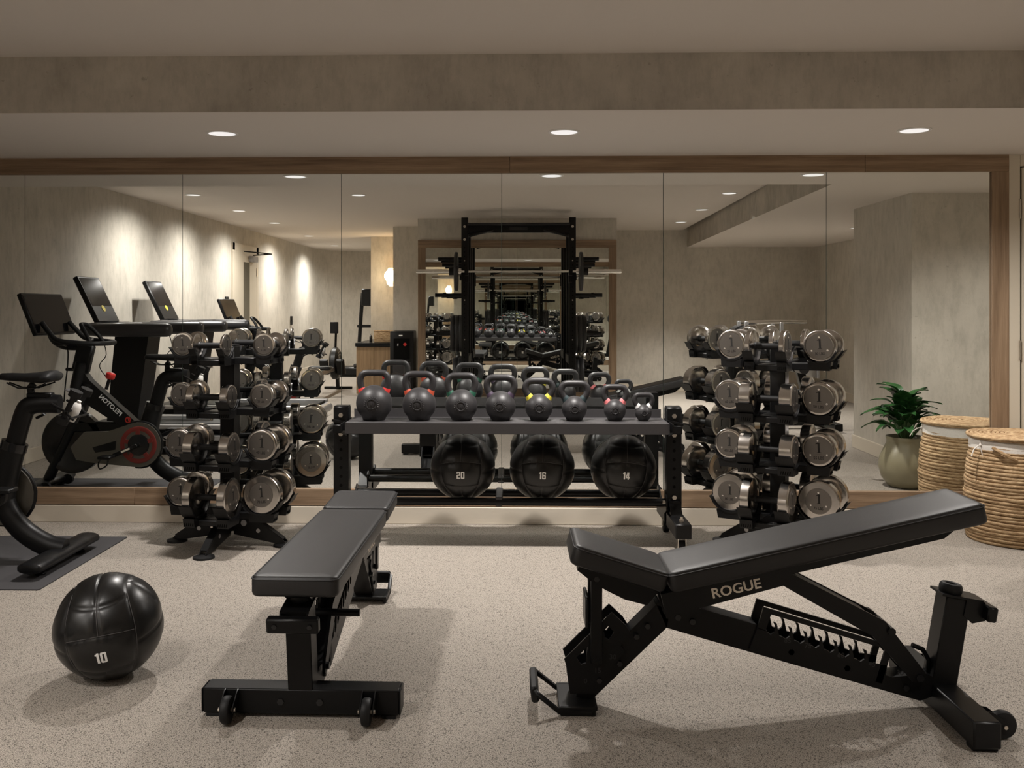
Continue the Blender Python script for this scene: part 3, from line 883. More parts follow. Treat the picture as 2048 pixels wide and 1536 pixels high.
# ------------------------------------------------------------------ kettlebells
def kettlebell(x, bw, hw, ht, colour, label):
    """bw ball width, hw handle width, ht total height"""
    t = thing('kettlebell', label, 'kettlebell', (x, 5.0, 0.6495), random.uniform(-0.06, 0.06), 'kettlebells on the rack shelf')
    r = bw / 2
    zc = r * 0.93
    b0 = r * 0.62
    prof = [(0.0, 0.0), (b0 * 0.94, 0.0), (b0, 0.003)]
    a0 = math.asin(-(zc - 0.012) / r) if (zc - 0.012) < r else -PI / 2 + 0.2
    a0 = max(a0, -math.acos(min(1, b0 / r)))
    for i in range(1, 25):
        a = a0 + (PI / 2 - a0) * i / 24
        prof.append((r * math.cos(a), zc + r * math.sin(a)))
    body = part('body', MB().lathe(prof, 48, cap=False), 'kettle', t, 60)
    hr = 0.0175 if bw > 0.13 else 0.0155
    if bw < 0.1:
        hr = 0.0135
    top = ht - hr
    hx = hw / 2 - hr
    zs = zc + r * 0.62
    xs = min(r * 0.66, hx * 0.98)
    H = top - zs
    side = [(xs * 0.82, zs - 0.02), (xs, zs + 0.006), (xs + (hx - xs) * 0.55, zs + H * 0.25), (hx * 0.995, zs + H * 0.52), (hx * 0.97, zs + H * 0.74), (hx * 0.84, zs + H * 0.91), (hx * 0.62, zs + H * 0.985), (hx * 0.3, top)]
    # smooth the path
    ctrl = [(-a, b) for a, b in side] + [(0, top)] + side[::-1]
    pts = []
    for i in range(len(ctrl) - 1):
        p0, p1, p2, p3 = (Vector(ctrl[max(0, min(len(ctrl) - 1, i + k))]) for k in (-1, 0, 1, 2))
        for s in range(4):
            q = s / 4
            v = 0.5 * ((2 * p1) + (p2 - p0) * q + (2 * p0 - 5 * p1 + 4 * p2 - p3) * q * q + (3 * p1 - p0 - 3 * p2 + p3) * q ** 3)
            pts.append((v.x, 0, v.y))
    pts.append((ctrl[-1][0], 0, ctrl[-1][1]))
    n = len(pts)
    rs = [hr * (1.0 + 0.32 * max(0, 1 - min(i, n - 1 - i) / 7)) for i in range(n)]
    part('handle', MB().tube(pts, hr, 16, rs=rs), 'kettle', t, 70)
    for sgn in (0, 1):
        seq = pts[3:8] if sgn == 0 else pts[::-1][3:8]
        rr = rs[3:8] if sgn == 0 else rs[::-1][3:8]
        part('colour_band', MB().tube(seq, hr, 16, rs=[q * 1.05 + 0.0004 for q in rr]), 'band_' + colour, t)
    # cast emblem: two rings, a letter, and a ring of raised marks
    e = MB()
    es = r * 0.42
    def on(a, b, lift=0.0012):
        lon, lat = a / r, b / r + 0.02
        d = Vector((math.sin(lon) * math.cos(lat), -math.cos(lon) * math.cos(lat), math.sin(lat)))
        return Vector((0, 0, zc)) + d * (r + lift)
    for q in (0.62, 0.70):
        e.tube([on(es * q * math.cos(R(a)), es * q * math.sin(R(a)), 0.0010) for a in range(0, 360, 15)], 0.0022, 6, closed=True)
    for a in list(range(-20, 201, 16)) + list(range(215, 326, 16)):
        p = [on(es * q * math.cos(R(a)), es * q * math.sin(R(a)), 0.0003) for q in (0.82, 1.0)]
        e.tube(p, 0.0022, 6)
    vs, fs = _texts['R']
    e.add([on(x * es * 0.85, y * es * 0.85, 0.0026) for x, y, _ in vs], fs)
    part('cast_emblem', e, 'kettle', t)
    return t
P5 = 380.0
for u, bw, hw, ht, c, w in [(747.4, 370, 356, 516, 'red', 'with bright red bands, largest, leftmost on the shelf'), (838, 345, 355, 503, 'orange', 'with orange-red bands, second from the left'),
                            (922.6, 327, 350, 488, 'green', 'with dark green bands on the shelf'), (1001, 308, 352, 470, 'plum', 'with dull plum bands between green and yellow ones'),
                            (1077.7, 280, 345, 437, 'yellow', 'with yellow bands on the shelf'), (1148.4, 258, 333, 410, 'teal', 'with dark teal bands between yellow and pink ones'),
                            (1229, 226, 288, 372, 'pink', 'with pink bands on the shelf'), (1285.5, 170, 230, 288, 'white', 'with white bands, smallest, rightmost on the shelf')]:
    k = 1 / 5.12 / P5
    kettlebell((u - 1030) / P5, bw * k, hw * k, ht * k, c, 'black kettlebell ' + w)

# ------------------------------------------------------------------ dumbbells and towers
DB = {5: (.060, .022), 10: (.062, .030), 15: (.062, .042), 20: (.065, .050), 25: (.077, .036), 30: (.081, .038), 35: (.078, .054), 40: (.084, .052), 45: (.078, .062),
      50: (.085, .056), 55: (.085, .062), 60: (.079, .070), 65: (.079, .073), 70: (.101, .054), 75: (.101, .058), 80: (.096, .066)}
GRIP = 0.062     # half of the handle length
_db = {}
def dumbbell_meshes(w):
    if w in _db:
        return _db[w]
    r, t = DB[w]
    pr = r * (0.80 if r < 0.09 else 0.62)
    toX = Matrix.Rotation(R(90), 4, 'Y')
    big = r > 0.068
    ch = 0.010 if big else 0.004
    head = MB().lathe([(0.014, 0), (r * 0.50, 0.001), (r - 0.010, 0.006), (r - 0.002, 0.009), (r, 0.012), (r, t - 0.007), (r - 0.002, t - 0.004), (r - ch * 0.8, t - 0.0008), (pr + 0.0012, t), (pr, t - 0.0015), (0.0, t - 0.0015)], 56, toX, cap=False).mesh('head', M['steel'], 25)
    plate = MB().lathe([(pr - 0.0006, t - 0.002), (pr - 0.0008, t + 0.0004), (0.0, t + 0.0004)], 48, toX, cap=False).mesh('face_plate', M['steel_plate'], 25)
    s = pr * 0.95
    X = t + 0.0012
    one = MB().add([(X, y * s * 1.15, z * s * 1.12 + 0.04 * s) for y, z in [(-0.10, -0.21), (0.19, -0.21), (0.19, -0.18), (0.11, -0.165), (0.11, 0.48), (-0.02, 0.48), (-0.15, 0.41), (-0.15, 0.375), (-0.02, 0.39), (-0.02, -0.165), (-0.10, -0.18)]], [tuple(range(11))]).mesh('numeral', M['mark'])
    lt = MB()
    vs, fs = _texts['lb%d' % w]
    lt.add([(X, x * s * 0.31, y * s * 0.31 - 0.60 * s) for x, y, _ in vs], fs)
    lt = lt.mesh('weight_lettering', M['mark'])
    ho = MB()
    vs, fs = _texts['hotels']
    ho.add([(X, x * s * 0.10 + 0.03 * s, y * s * 0.10 - 0.31 * s) for x, y, _ in vs], fs)
    ho = ho.mesh('name_lettering', M['faint'])
    sc = MB().lathe([(s * 0.085, 0), (s * 0.08, 0.0018), (s * 0.045, 0.002), (s * 0.04, 0.0004), (0, 0.0004)], 14, toX, cap=False).mesh('screw', M['chrome'])
    hd = MB().cyl((-GRIP - 0.006, 0, 0), (GRIP + 0.006, 0, 0), 0.0155, seg=24).cyl((-GRIP - 0.001, 0, 0), (-GRIP + 0.006, 0, 0), 0.021, 0.017, seg=24).cyl((GRIP - 0.006, 0, 0), (GRIP + 0.001, 0, 0), 0.017, 0.021, seg=24).mesh('handle', M['rubber'])
    _db[w] = (head, plate, one, lt, ho, sc, hd, s, X)
    return _db[w]
def dumbbell(w, c, axis, label, group):
    """axis: world direction of the dumbbell's +x end (horizontal)"""
    head, plate, one, lt, ho, sc, hd, s, X = dumbbell_meshes(w)
    t = thing('dumbbell', label, 'dumbbell', c, math.atan2(axis[1], axis[0]), group)
    t.rotation_euler[0] = 0
    link('handle', hd, t)
    roll = random.uniform(-0.07, 0.07)
    for e in (0, 1):
        h = link('head', head, t, ((GRIP, -GRIP)[e], 0, 0), (roll * (1 - 2 * e), 0, PI * e))
        link('face_plate', plate, h)
        link('numeral', one, h)
        link('weight_lettering', lt, h)
        link('name_lettering', ho, h)
        for a in (90, 210, 330):
            link('screw', sc, h, (X - 0.001, 0.72 * s * math.cos(R(a)), 0.72 * s * math.sin(R(a))))
    return t

TIERS = [1.05, 0.790, 0.538, 0.285]
TNAME = ['top', 'second', 'third', 'lowest']
def tower(loc, phi, which, cols):
    rz = -R(phi)
    t = thing('dumbbell_tower', 'black four-sided dumbbell tower on splayed feet, %s of the kettlebell rack' % which, 'dumbbell rack', loc, rz, 'dumbbell towers')
    part('post', MB().box((0, 0, 0.57), (0.078, 0.078, 0.94), bev=0.004), 'black_steel', t)
    part('post_cap', MB().box((0, 0, 1.043), (0.074, 0.074, 0.006), bev=0.002), 'black_plastic', t)
    for k in range(4):
        m = Matrix.Rotation(PI / 2 * k, 4, 'Z')
        mb = MB()
        for s in (-1, 1):
            a = s * 0.017
            tmp = MB().prism([(0.03, 0.20), (0.075, 0.185), (0.30, 0.036), (0.315, 0.020), (0.26, 0.016), (0.03, 0.055)], a - 0.003, a + 0.003)
            mb.add(tmp.v, tmp.f, m)
        tmp = MB().bar((0.075, 0, 0.187), (0.30, 0, 0.038), 0.036, 0.005)
        mb.add(tmp.v, tmp.f, m)
        lg = part('leg', mb, 'black_steel', t)
        for (hx, hz, hr) in ((0.085, 0.115, 0.016), (0.165, 0.078, 0.011)):
            for s in (-1, 1):
                tmp = MB().cyl((hx, s * 0.0202, hz), (hx, s * 0.0208, hz), hr, seg=16)
                q = MB().add(tmp.v, tmp.f, m)
                part('leg_hole', q, 'silver', lg)
        tmp = MB().lathe([(0.0, 0.0), (0.052, 0.0), (0.0535, 0.003), (0.052, 0.010), (0.03, 0.016), (0.012, 0.018), (0.0, 0.018)], 32, Matrix.Translation((0.298, 0, 0)), cap=False)
        part('foot', MB().add(tmp.v, tmp.f, m), 'rubber', t)
    g = 'dumbbells on the %s tower' % which
    for ti, z in enumerate(TIERS):
        for side, (ox, oy, ax) in {'left': (-0.222, 0, (0, 1)), 'right': (0.222, 0, (0, 1)), 'front': (0, -0.215, (1, 0)), 'back': (0, 0.215, (1, 0))}.items():
            w = cols[side][ti]
            r, th = DB[w]
            # cradle: an arm from the post, two cups
            mb = MB()
            out = Vector((ox, oy, 0)).normalized()
            axv = Vector((*ax, 0))
            c = Vector((ox, oy, z))
            zb = z - r - 0.026
            mb.bar((out.x * 0.035, out.y * 0.035, zb), (ox * 0.99, oy * 0.99, zb), 0.10, 0.034, 0.003)
            mb.box((c.x, c.y, zb), (0.05 if ax[0] == 0 else 2 * GRIP + th, 0.05 if ax[0] else 2 * GRIP + th, 0.028), bev=0.003)
            sl = MB()
            for s in (-1, 1):
                hc = c + axv * s * (GRIP + th / 2)
                lat = Vector((0, 0, 1)).cross(axv)
                wdt = th / 2 + 0.006
                arc_o, arc_i = [], []
                for q in range(11):
                    a = R(-158 + 136 * q / 10)
                    for lst, rr in ((arc_i, r + 0.0015), (arc_o, r + 0.009)):
                        lst.append((rr * math.cos(a), rr * math.sin(a)))
                poly = arc_i + [(arc_o[-1][0] + 0.010, arc_o[-1][1] + 0.012)] + arc_o[::-1] + [(arc_o[0][0] - 0.010, arc_o[0][1] + 0.012)]
                tmp = MB().prism(poly, -wdt, wdt)
                mx = Matrix.Translation(hc) @ Matrix((lat, axv, Vector((0, 0, 1)))).transposed().to_4x4()
                mb.add(tmp.v, tmp.f, mx)
                tw = r * 0.62
                tmp = MB().prism([(-tw * 1.15, -r + 0.004), (tw * 1.15, -r + 0.004), (tw, -r - 0.040), (-tw, -r - 0.040)], -wdt * 0.9, wdt * 0.9)
                mb.add(tmp.v, tmp.f, mx)
                for k in range(5):
                    # vent slots on the outward side of each cup block
                    p = hc + Vector((0, 0, -r - 0.024)) + axv * ((k - 2) * min(0.011, wdt * 0.36)) + (out * (tw + 0.0035) if True else out)
                    sl.box(p, (0.004, 0.003, 0.017) if ax[0] else (0.003, 0.004, 0.017), Matrix.Rotation(R(12), 3, 'Y' if ax[0] else 'X'))
            cr = part('cradle', mb, 'black_plastic', t)
            part('vent_slots', sl, 'slot', cr)
            part('bolt', MB().cyl((c.x, c.y, zb - 0.017), (c.x, c.y, zb - 0.025), 0.007, seg=8), 'zinc', cr)
            wc = Matrix.Translation(loc) @ Matrix.Rotation(rz, 4, 'Z') @ c
            wa = Matrix.Rotation(rz, 3, 'Z') @ axv
            if side in ('left', 'right'):
                lab = 'steel %d LBS dumbbell, %s tier, %s side of the tower %s of the rack' % (w, TNAME[ti], side, which)
            else:
                lab = 'steel dumbbell lying crosswise on the %s of the tower %s of the rack, %s tier' % (side, which, TNAME[ti])
            dumbbell(w, wc, wa, lab, g)
tower((-1.50, 4.965, 0), 8, 'left', {'left': [10, 15, 45, 35], 'right': [5, 20, 40, 70], 'front': [5, 20, 45, 70], 'back': [10, 15, 40, 35]})
tower((1.365, 4.945, 0), 30, 'right', {'left': [25, 60, 65, 80], 'right': [30, 50, 55, 75], 'front': [30, 60, 65, 75], 'back': [25, 50, 55, 80]})

# ------------------------------------------------------------------ basket and plant
def make_basket():
    t = thing('laundry_basket', 'lidded hyacinth basket with white liner beside the mirror end', 'basket', (2.695, 5.16, 0))
    H = 0.53
    def rad(z):
        q = z / H
        return 0.240 + 0.030 * math.sin(PI * (0.12 + 0.85 * q)) - 0.014 * q
    n = 29
    for k in range(n):
        z = 0.011 + k * (H - 0.02) / (n - 1)
        rr = rad(z) + random.uniform(-0.003, 0.003)
        o = part('coil', MB().torus((0, 0, 0), rr - 0.008, 0.0108, 72, 8, jit=0.045), 'straw', t, 70, loc=(0, 0, z), rot=(random.uniform(-.008, .008), random.uniform(-.008, .008), random.uniform(0, 6)))
    part('inner_wall', MB().lathe([(0.0, 0.004)] + [(rad(H * q / 10) - 0.012, max(0.004, H * q / 10)) for q in range(11)], 48, cap=False), 'straw', t, 70)
    zr = H - 0.012
    prof = [(rad(zr - 0.028) + 0.004, zr - 0.030), (rad(zr) + 0.008, zr - 0.020), (rad(zr) + 0.007, zr + 0.008), (rad(zr) + 0.002, zr + 0.024), (rad(zr) - 0.02, zr + 0.028)]
    ln = part('liner', MB().lathe(prof, 72, cap=False), 'linen', t, 70)
    rx = rad(zr) + 0.010
    a = R(196)
    bx, by = rx * math.cos(a), rx * math.sin(a)
    part('tie_string', MB().tube([(bx, by, zr - 0.005), (bx - 0.02, by - 0.01, zr - 0.008), (bx - 0.045, by - 0.02, zr - 0.025), (bx - 0.062, by - 0.03, zr - 0.06)], 0.0032, 6)
         .tube([(bx, by, zr + 0.02), (bx - 0.004, by - 0.004, zr - 0.01), (bx + 0.004, by - 0.010, zr - 0.05), (bx + 0.006, by - 0.012, zr - 0.12)], 0.003, 6)
         .sphere((bx - 0.002, by - 0.002, zr - 0.004), 0.008, 10, 8), 'linen', ln)
    for a0 in (214, 34):
        pts = []
        for q in range(9):
            a = R(a0 + q * 3.4)
            rr = rad(zr) + 0.010 + 0.018 * math.sin(PI * q / 8)
            pts.append((rr * math.cos(a), rr * math.sin(a), zr - 0.010 - 0.055 * (q / 8) ** 1.3 - 0.0 * q))
        part('rope_handle', MB().tube(pts, 0.009, 8), 'straw', t)
    part('lid_disc', MB().lathe([(0.0, H + 0.018), (0.246, H + 0.014), (0.251, H + 0.019), (0.246, H + 0.026), (0.0, H + 0.031)], 64, cap=False), 'straw', t, 60)
    for k in range(11):
        rr = 0.245 - k * 0.021
        part('lid_coil', MB().torus((0, 0, 0), rr, 0.0095, 64 if k < 6 else 32, 7, jit=0.05), 'straw', t, 70, loc=(0, 0, H + 0.027 + 0.0006 * k), rot=(0, 0, k))
make_basket()

def make_plant():
    t = thing('potted_plant', 'dark green leafy plant in an olive glazed pot by the pillar', 'potted plant', (2.70, 4.27, 0))
    part('pot', MB().lathe([(0.0, 0.0), (0.095, 0.0), (0.12, 0.012), (0.16, 0.07), (0.178, 0.14), (0.172, 0.20), (0.145, 0.265), (0.128, 0.30), (0.126, 0.325), (0.132, 0.345), (0.128, 0.350), (0.122, 0.343), (0.118, 0.31)], 56, cap=False), 'pot', t, 60)
    part('soil', MB().lathe([(0.0, 0.318), (0.119, 0.315)], 32, cap=False), 'soil', t)
    lm = []
    for L, W, droop in ((0.20, 0.115, 0.35), (0.24, 0.105, 0.5), (0.18, 0.125, 0.2)):
        vs, fs = [], []
        n = 9
        for i in range(n):
            q = i / (n - 1)
            wd = W / 2 * math.sin(PI * min(1, q * 0.96 + 0.03)) ** 0.75 * (1.15 - 0.35 * q)
            x, z = L * q, L * (0.25 * math.sin(q * 2.2) - droop * q * q)
            for yy in (-1, -0.5, 0, 0.5, 1):
                vs.append((x, wd * yy, z + 0.012 * abs(yy) ** 1.2 + 0.004 * math.sin(q * 14) * abs(yy)))
        for i in range(n - 1):
            for k in range(4):
                fs.append((i * 5 + k, i * 5 + k + 1, i * 5 + k + 6, i * 5 + k + 5))
        lm.append(MB().add(vs, fs).mesh('leaf', M['leaf'], 60))
    rnd = random.Random(3)
    for k in range(72):
        a = k * 2.399
        q = (k / 72)
        el = 0.15 + 1.05 * (1 - q) + rnd.uniform(-.15, .15)
        rr = 0.02 + 0.085 * q
        z = 0.37 + 0.22 * (1 - q) ** 0.8 * rnd.uniform(0.7, 1.1)
        base = (rr * math.cos(a), rr * math.sin(a), z)
        link('leaf', lm[k % 3], t, base, (rnd.uniform(-.3, .3), -el * 0.75, a), (0.74 + rnd.uniform(-.12, .15),) * 3)
        if k % 2 == 0:
            part('stem', MB().tube([(0.3 * base[0], 0.3 * base[1], 0.315), (0.7 * base[0], 0.7 * base[1], z * 0.8 + 0.05), base], 0.0045, 6), 'stem', t)
make_plant()

# ------------------------------------------------------------------ exercise bike and mat
def spline(ctrl, k=5):
    out = []
    n = len(ctrl)
    for i in range(n - 1):
        p0, p1, p2, p3 = (Vector(ctrl[max(0, min(n - 1, i + j))]) for j in (-1, 0, 1, 2))
        for s in range(k):
            q = s / k
            out.append(0.5 * ((2 * p1) + (p2 - p0) * q + (2 * p0 - 5 * p1 + 4 * p2 - p3) * q * q + (3 * p1 - p0 - 3 * p2 + p3) * q ** 3))
    out.append(Vector(ctrl[-1]))
    return out

def make_bike(label, loc):
    """faces -X; local x is world X + 2.7 shifted, drive side is +Y"""
    t = thing('exercise_bike', label, 'exercise bike', loc, 0, 'exercise bikes')
    o = -2.7                                    # world x of the local origin
    X = lambda x: x - o
    # stabilisers
    for nm, x in (('rear_stabiliser', -2.20), ('front_stabiliser', -3.17)):
        loops = []
        for y in (-0.31, -0.295, -0.15, 0.15, 0.295, 0.31):
            e = 0.75 if abs(y) > 0.30 else 1.0
            loops.append([(X(x) + 0.060 * e * math.cos(R(a)), y, 0.052 + 0.026 * e * (abs(math.sin(R(a))) ** 0.7) * (1 if math.sin(R(a)) > 0 else -1)) for a in range(0, 360, 24)])
        b = part(nm, MB().loft([l[::-1] for l in loops]), 'black_plastic', t, 60)
        for y in (-0.2, 0.2):
            part('levelling_foot', MB().lathe([(0.0, 0.0), (0.024, 0.0), (0.026, 0.006), (0.018, 0.016), (0.008, 0.02), (0.008, 0.035)], 20, Matrix.Translation((X(x), y, 0)), cap=False), 'rubber', b)
    for y in (-0.16, 0.16):
        part('transport_wheel', MB().cyl((X(-3.10), y - 0.012, 0.045), (X(-3.10), y + 0.012, 0.045), 0.035, seg=20), 'rubber', t)
    # main frame
    part('rear_leg', MB().tube(spline([(X(-2.50), 0, 0.36), (X(-2.46), 0, 0.25), (X(-2.385), 0, 0.155), (X(-2.27), 0, 0.085), (X(-2.18), 0, 0.062)]), 0.042, 14, flat=1.3), 'black_plastic', t, 60)
    part('fork_leg', MB().tube([(X(-2.88), 0, 0.72), (X(-2.93), 0, 0.55), (X(-3.06), 0, 0.28), (X(-3.16), 0, 0.07)], 0.048, 12, rs=[0.055, 0.05, 0.044, 0.044], flat=0.75), 'black_plastic', t, 60)
    part('head_tube', MB().tube([(X(-2.925), 0, 0.865), (X(-2.955), 0, 0.70), (X(-2.95), 0, 0.55)], 0.06, 14, rs=[0.06, 0.07, 0.075], flat=0.7), 'black_plastic', t, 60)
    part('down_tube', MB().prism([(X(-2.92), 0.82), (X(-2.86), 0.74), (X(-2.46), 0.385), (X(-2.50), 0.28), (X(-2.62), 0.40), (X(-2.66), 0.44), (X(-2.88), 0.58), (X(-2.98), 0.64), (X(-2.97), 0.80)], -0.036, 0.036), 'black_plastic', t)
    part('lower_tube', MB().bar((X(-2.99), 0, 0.43), (X(-2.50), 0, 0.42), 0.06, 0.075, 0.01), 'black_plastic', t)
    part('seat_tube', MB().tube([(X(-2.505), 0, 0.30), (X(-2.475), 0, 0.42), (X(-2.435), 0, 0.56)], 0.058, 14, rs=[0.055, 0.050, 0.045], flat=1.35), 'black_plastic', t, 60)
    part('seat_collar', MB().tube([(X(-2.437), 0, 0.545), (X(-2.425), 0, 0.585)], 0.046, 14, flat=1.42), 'black_gloss', t)
    part('seat_post', MB().tube(spline([(X(-2.43), 0, 0.56), (X(-2.405), 0, 0.65), (X(-2.385), 0, 0.715), (X(-2.365), 0, 0.752), (X(-2.32), 0, 0.768), (X(-2.26), 0, 0.77), (X(-2.205), 0, 0.768)]), 0.033, 14, flat=1.4), 'black_plastic', t, 60)
    part('adjust_lever', MB().tube([(X(-2.33), 0.03, 0.735), (X(-2.30), 0.04, 0.715), (X(-2.345), 0.05, 0.695)], 0.008, 8), 'black_plastic', t)
    # saddle
    sl = part('seat_slider', MB().box((X(-2.30), 0, 0.813), (0.12, 0.045, 0.022), bev=0.004).tube([(X(-2.345), 0, 0.82), (X(-2.35), 0, 0.85), (X(-2.335), 0, 0.865)], 0.018, 8), 'black_steel', t)
    loops = []
    for x, w, zt, zb in ((-2.50, 0.012, 0.905, 0.885), (-2.49, 0.024, 0.918, 0.878), (-2.44, 0.028, 0.920, 0.872), (-2.38, 0.038, 0.918, 0.868), (-2.32, 0.062, 0.922, 0.862), (-2.27, 0.088, 0.930, 0.858), (-2.235, 0.090, 0.932, 0.865), (-2.222, 0.072, 0.925, 0.880)):
        zc, hz = (zt + zb) / 2, (zt - zb) / 2
        loops.append([(X(x), w * math.cos(R(a)), zc + hz * (math.sin(R(a)) if a < 180 else math.sin(R(a)) * (0.4 + 0.6 * abs(math.cos(R(a)))))) for a in range(0, 360, 20)])
    part('saddle', MB().loft(loops), 'rubber', t, 70)
    for s in (-1, 1):
        part('saddle_rail', MB().tube([(X(-2.46), s * 0.012, 0.872), (X(-2.40), s * 0.02, 0.848), (X(-2.32), s * 0.024, 0.846), (X(-2.25), s * 0.045, 0.872)], 0.004, 6), 'black_gloss', sl)
    # weight holder with two small dumbbells and a bottle
    hold = part('weight_holder', MB().tube([(X(-2.21), -0.08, 0.78), (X(-2.15), -0.08, 0.745), (X(-2.10), -0.08, 0.70)], 0.006, 6).tube([(X(-2.21), 0.08, 0.78), (X(-2.15), 0.08, 0.745), (X(-2.10), 0.08, 0.70)], 0.006, 6)
         .tube([(X(-2.14), -0.1, 0.74), (X(-2.14), 0.1, 0.74)], 0.006, 6).tube([(X(-2.11), -0.1, 0.71), (X(-2.11), 0.1, 0.71)], 0.006, 6), 'black_steel', t)
    for s in (-1, 1):
        a, b = Vector((X(-2.165), s * 0.055, 0.70)), Vector((X(-2.105), s * 0.055, 0.82))
        d = (b - a).normalized()
        part('hand_weight', MB().cyl(a, b, 0.013, seg=12).cyl(a - d * 0.02, a + d * 0.012, 0.030, seg=16).cyl(b - d * 0.012, b + d * 0.02, 0.030, seg=16), 'rubber', hold)
    part('bottle', MB().lathe([(0.0, 0), (0.022, 0), (0.024, 0.015), (0.024, 0.07), (0.016, 0.088), (0.010, 0.095), (0.010, 0.105), (0.0, 0.105)], 18, Matrix.Translation((X(-2.155), 0, 0.69)) @ Matrix.Rotation(R(26), 4, 'Y'), cap=False), 'white_metal', hold)
    # flywheel, belt cover, cranks
    toY = Matrix.Rotation(R(-90), 4, 'X')
    part('flywheel', MB().lathe([(0.0, -0.02), (0.15, -0.02), (0.165, -0.03), (0.205, -0.03), (0.21, -0.025), (0.21, 0.025), (0.205, 0.03), (0.165, 0.03), (0.15, 0.02), (0.0, 0.02)], 56, Matrix.Translation((X(-2.985), 0, 0.325)) @ toY, cap=False), 'black_gloss', t)
    cx, cz = X(-2.51), 0.318
    arc = [(cx + 0.150 * math.cos(R(a)), cz + 0.150 * math.sin(R(a))) for a in range(110, -111, -15)]
    cover = part('belt_cover', MB().prism(arc + [(X(-2.80), 0.195), (X(-2.93), 0.215), (X(-2.97), 0.30), (X(-2.88), 0.40), (X(-2.72), 0.405)], 0.045, 0.085), 'belt_cover', t)
    part('cover_rim', MB().tube([(a, 0.065, b) for a, b in arc], 0.012, 8), 'black_plastic', cover)
    part('cover_window', MB().prism([(X(-2.82), 0.30), (X(-2.66), 0.345), (X(-2.665), 0.285), (X(-2.80), 0.265)], 0.0852, 0.088), 'black_plastic', cover)
    part('chain_ring', MB().lathe([(0.094, 0.0), (0.094, 0.003), (0.097, 0.004), (0.120, 0.004), (0.123, 0.003), (0.123, 0.0)], 56, Matrix.Translation((cx, 0.085, cz)) @ toY, cap=False), 'ring_red', t)
    part('crank_hub', MB().lathe([(0.0, 0.0), (0.072, 0.0), (0.070, 0.008), (0.02, 0.012), (0.018, 0.02), (0.0, 0.02)], 32, Matrix.Translation((cx, 0.085, cz)) @ toY, cap=False), 'black_gloss', t)
    for k in range(5):
        a = R(72 * k + 20)
        part('ring_spoke', MB().bar((cx + 0.06 * math.cos(a), 0.089, cz + 0.06 * math.sin(a)), (cx + 0.1 * math.cos(a), 0.089, cz + 0.1 * math.sin(a)), 0.008, 0.028), 'ring_red', t)
    for s in (1, -1):
        e = Vector((cx - s * 0.155, s * 0.125, cz - s * 0.068))
        part('crank_arm', MB().bar((cx, s * 0.112, cz), (e.x, s * 0.125, e.z), 0.014, 0.026, 0.004), 'black_gloss', t)
        pd = part('pedal', MB().box((e.x - 0.02, s * 0.185, e.z), (0.085, 0.09, 0.02), bev=0.005), 'black_plastic', t)
        part('toe_cage', MB().tube(spline([(e.x - 0.05, s * 0.15, e.z), (e.x - 0.085, s * 0.15, e.z - 0.04), (e.x - 0.06, s * 0.19, e.z - 0.075), (e.x - 0.01, s * 0.2, e.z - 0.05), (e.x, s * 0.2, e.z)]), 0.005, 6), 'black_gloss', pd)
    part('crank_sticker', MB().bar((cx - 0.045, 0.1215, cz - 0.019), (cx - 0.10, 0.1265, cz - 0.043), 0.003, 0.012), 'tan_ink', t)
    # brake knob, phone tray
    part('brake_knob', MB().tube([(X(-2.765), 0, 0.68), (X(-2.74), 0, 0.76)], 0.012, 8), 'black_plastic', t)
    part('knob_cap', MB().lathe([(0.0, 0.0), (0.026, 0.0), (0.032, 0.01), (0.031, 0.035), (0.022, 0.042), (0.0, 0.043)], 20, Matrix.Translation((X(-2.742), 0, 0.752)) @ Matrix.Rotation(R(18), 4, 'Y'), cap=False), 'knob_red', t)
    part('clear_tray', MB().box((X(-2.93), 0.11, 0.665), (0.11, 0.07, 0.012), Matrix.Rotation(R(28), 3, 'Y'), 0.004), 'clear', t)
    # handlebar post, bars, screen
    part('bar_post', MB().bar((X(-2.94), 0, 0.80), (X(-2.895), 0, 0.99), 0.055, 0.115, 0.012, up=(1, 0, 0)), 'black_plastic', t)
    part('post_lever', MB().box((X(-3.01), 0, 0.815), (0.06, 0.03, 0.022), bev=0.006), 'black_gloss', t)
    hb = MB()
    for s in (-1, 1):
        hb.tube(spline([(X(-3.11), s * 0.19, 1.135), (X(-3.06), s * 0.20, 1.075), (X(-3.01), s * 0.205, 1.025), (X(-2.93), s * 0.20, 1.005), (X(-2.83), s * 0.18, 0.998), (X(-2.76), s * 0.12, 0.994), (X(-2.745), 0, 0.992)]), 0.0165, 12)
        hb.tube(spline([(X(-2.92), s * 0.03, 0.99), (X(-2.92), s * 0.10, 1.0), (X(-2.95), s * 0.2, 1.01)]), 0.015, 10)
    hb.tube(spline([(X(-2.83), -0.10, 0.998), (X(-2.86), -0.085, 1.05), (X(-2.91), -0.05, 1.11), (X(-2.93), 0, 1.12), (X(-2.91), 0.05, 1.11), (X(-2.86), 0.085, 1.05), (X(-2.83), 0.10, 0.998)]), 0.014, 10)
    part('handlebar', hb, 'rubber', t, 70)
    part('screen_arm', MB().tube(spline([(X(-3.16), 0, 1.12), (X(-3.13), 0, 1.02), (X(-3.05), 0, 0.97), (X(-2.93), 0, 0.965)]), 0.022, 10), 'black_plastic', t)
    d = Vector((0.11, 0, -0.273)).normalized()
    nrm = Vector((-d.z, 0, d.x))
    rot = Matrix((nrm, Vector((0, 1, 0)), Vector((0, 0, 1)))).transposed()
    rot = Matrix((nrm, Vector((0, 1, 0)), nrm.cross(Vector((0, 1, 0))))).transposed()
    c = Vector((X(-3.165), 0, 1.187))
    scn = part('screen', MB().box(c, (0.030, 0.56, 0.295), rot, 0.006), 'black_plastic', t)
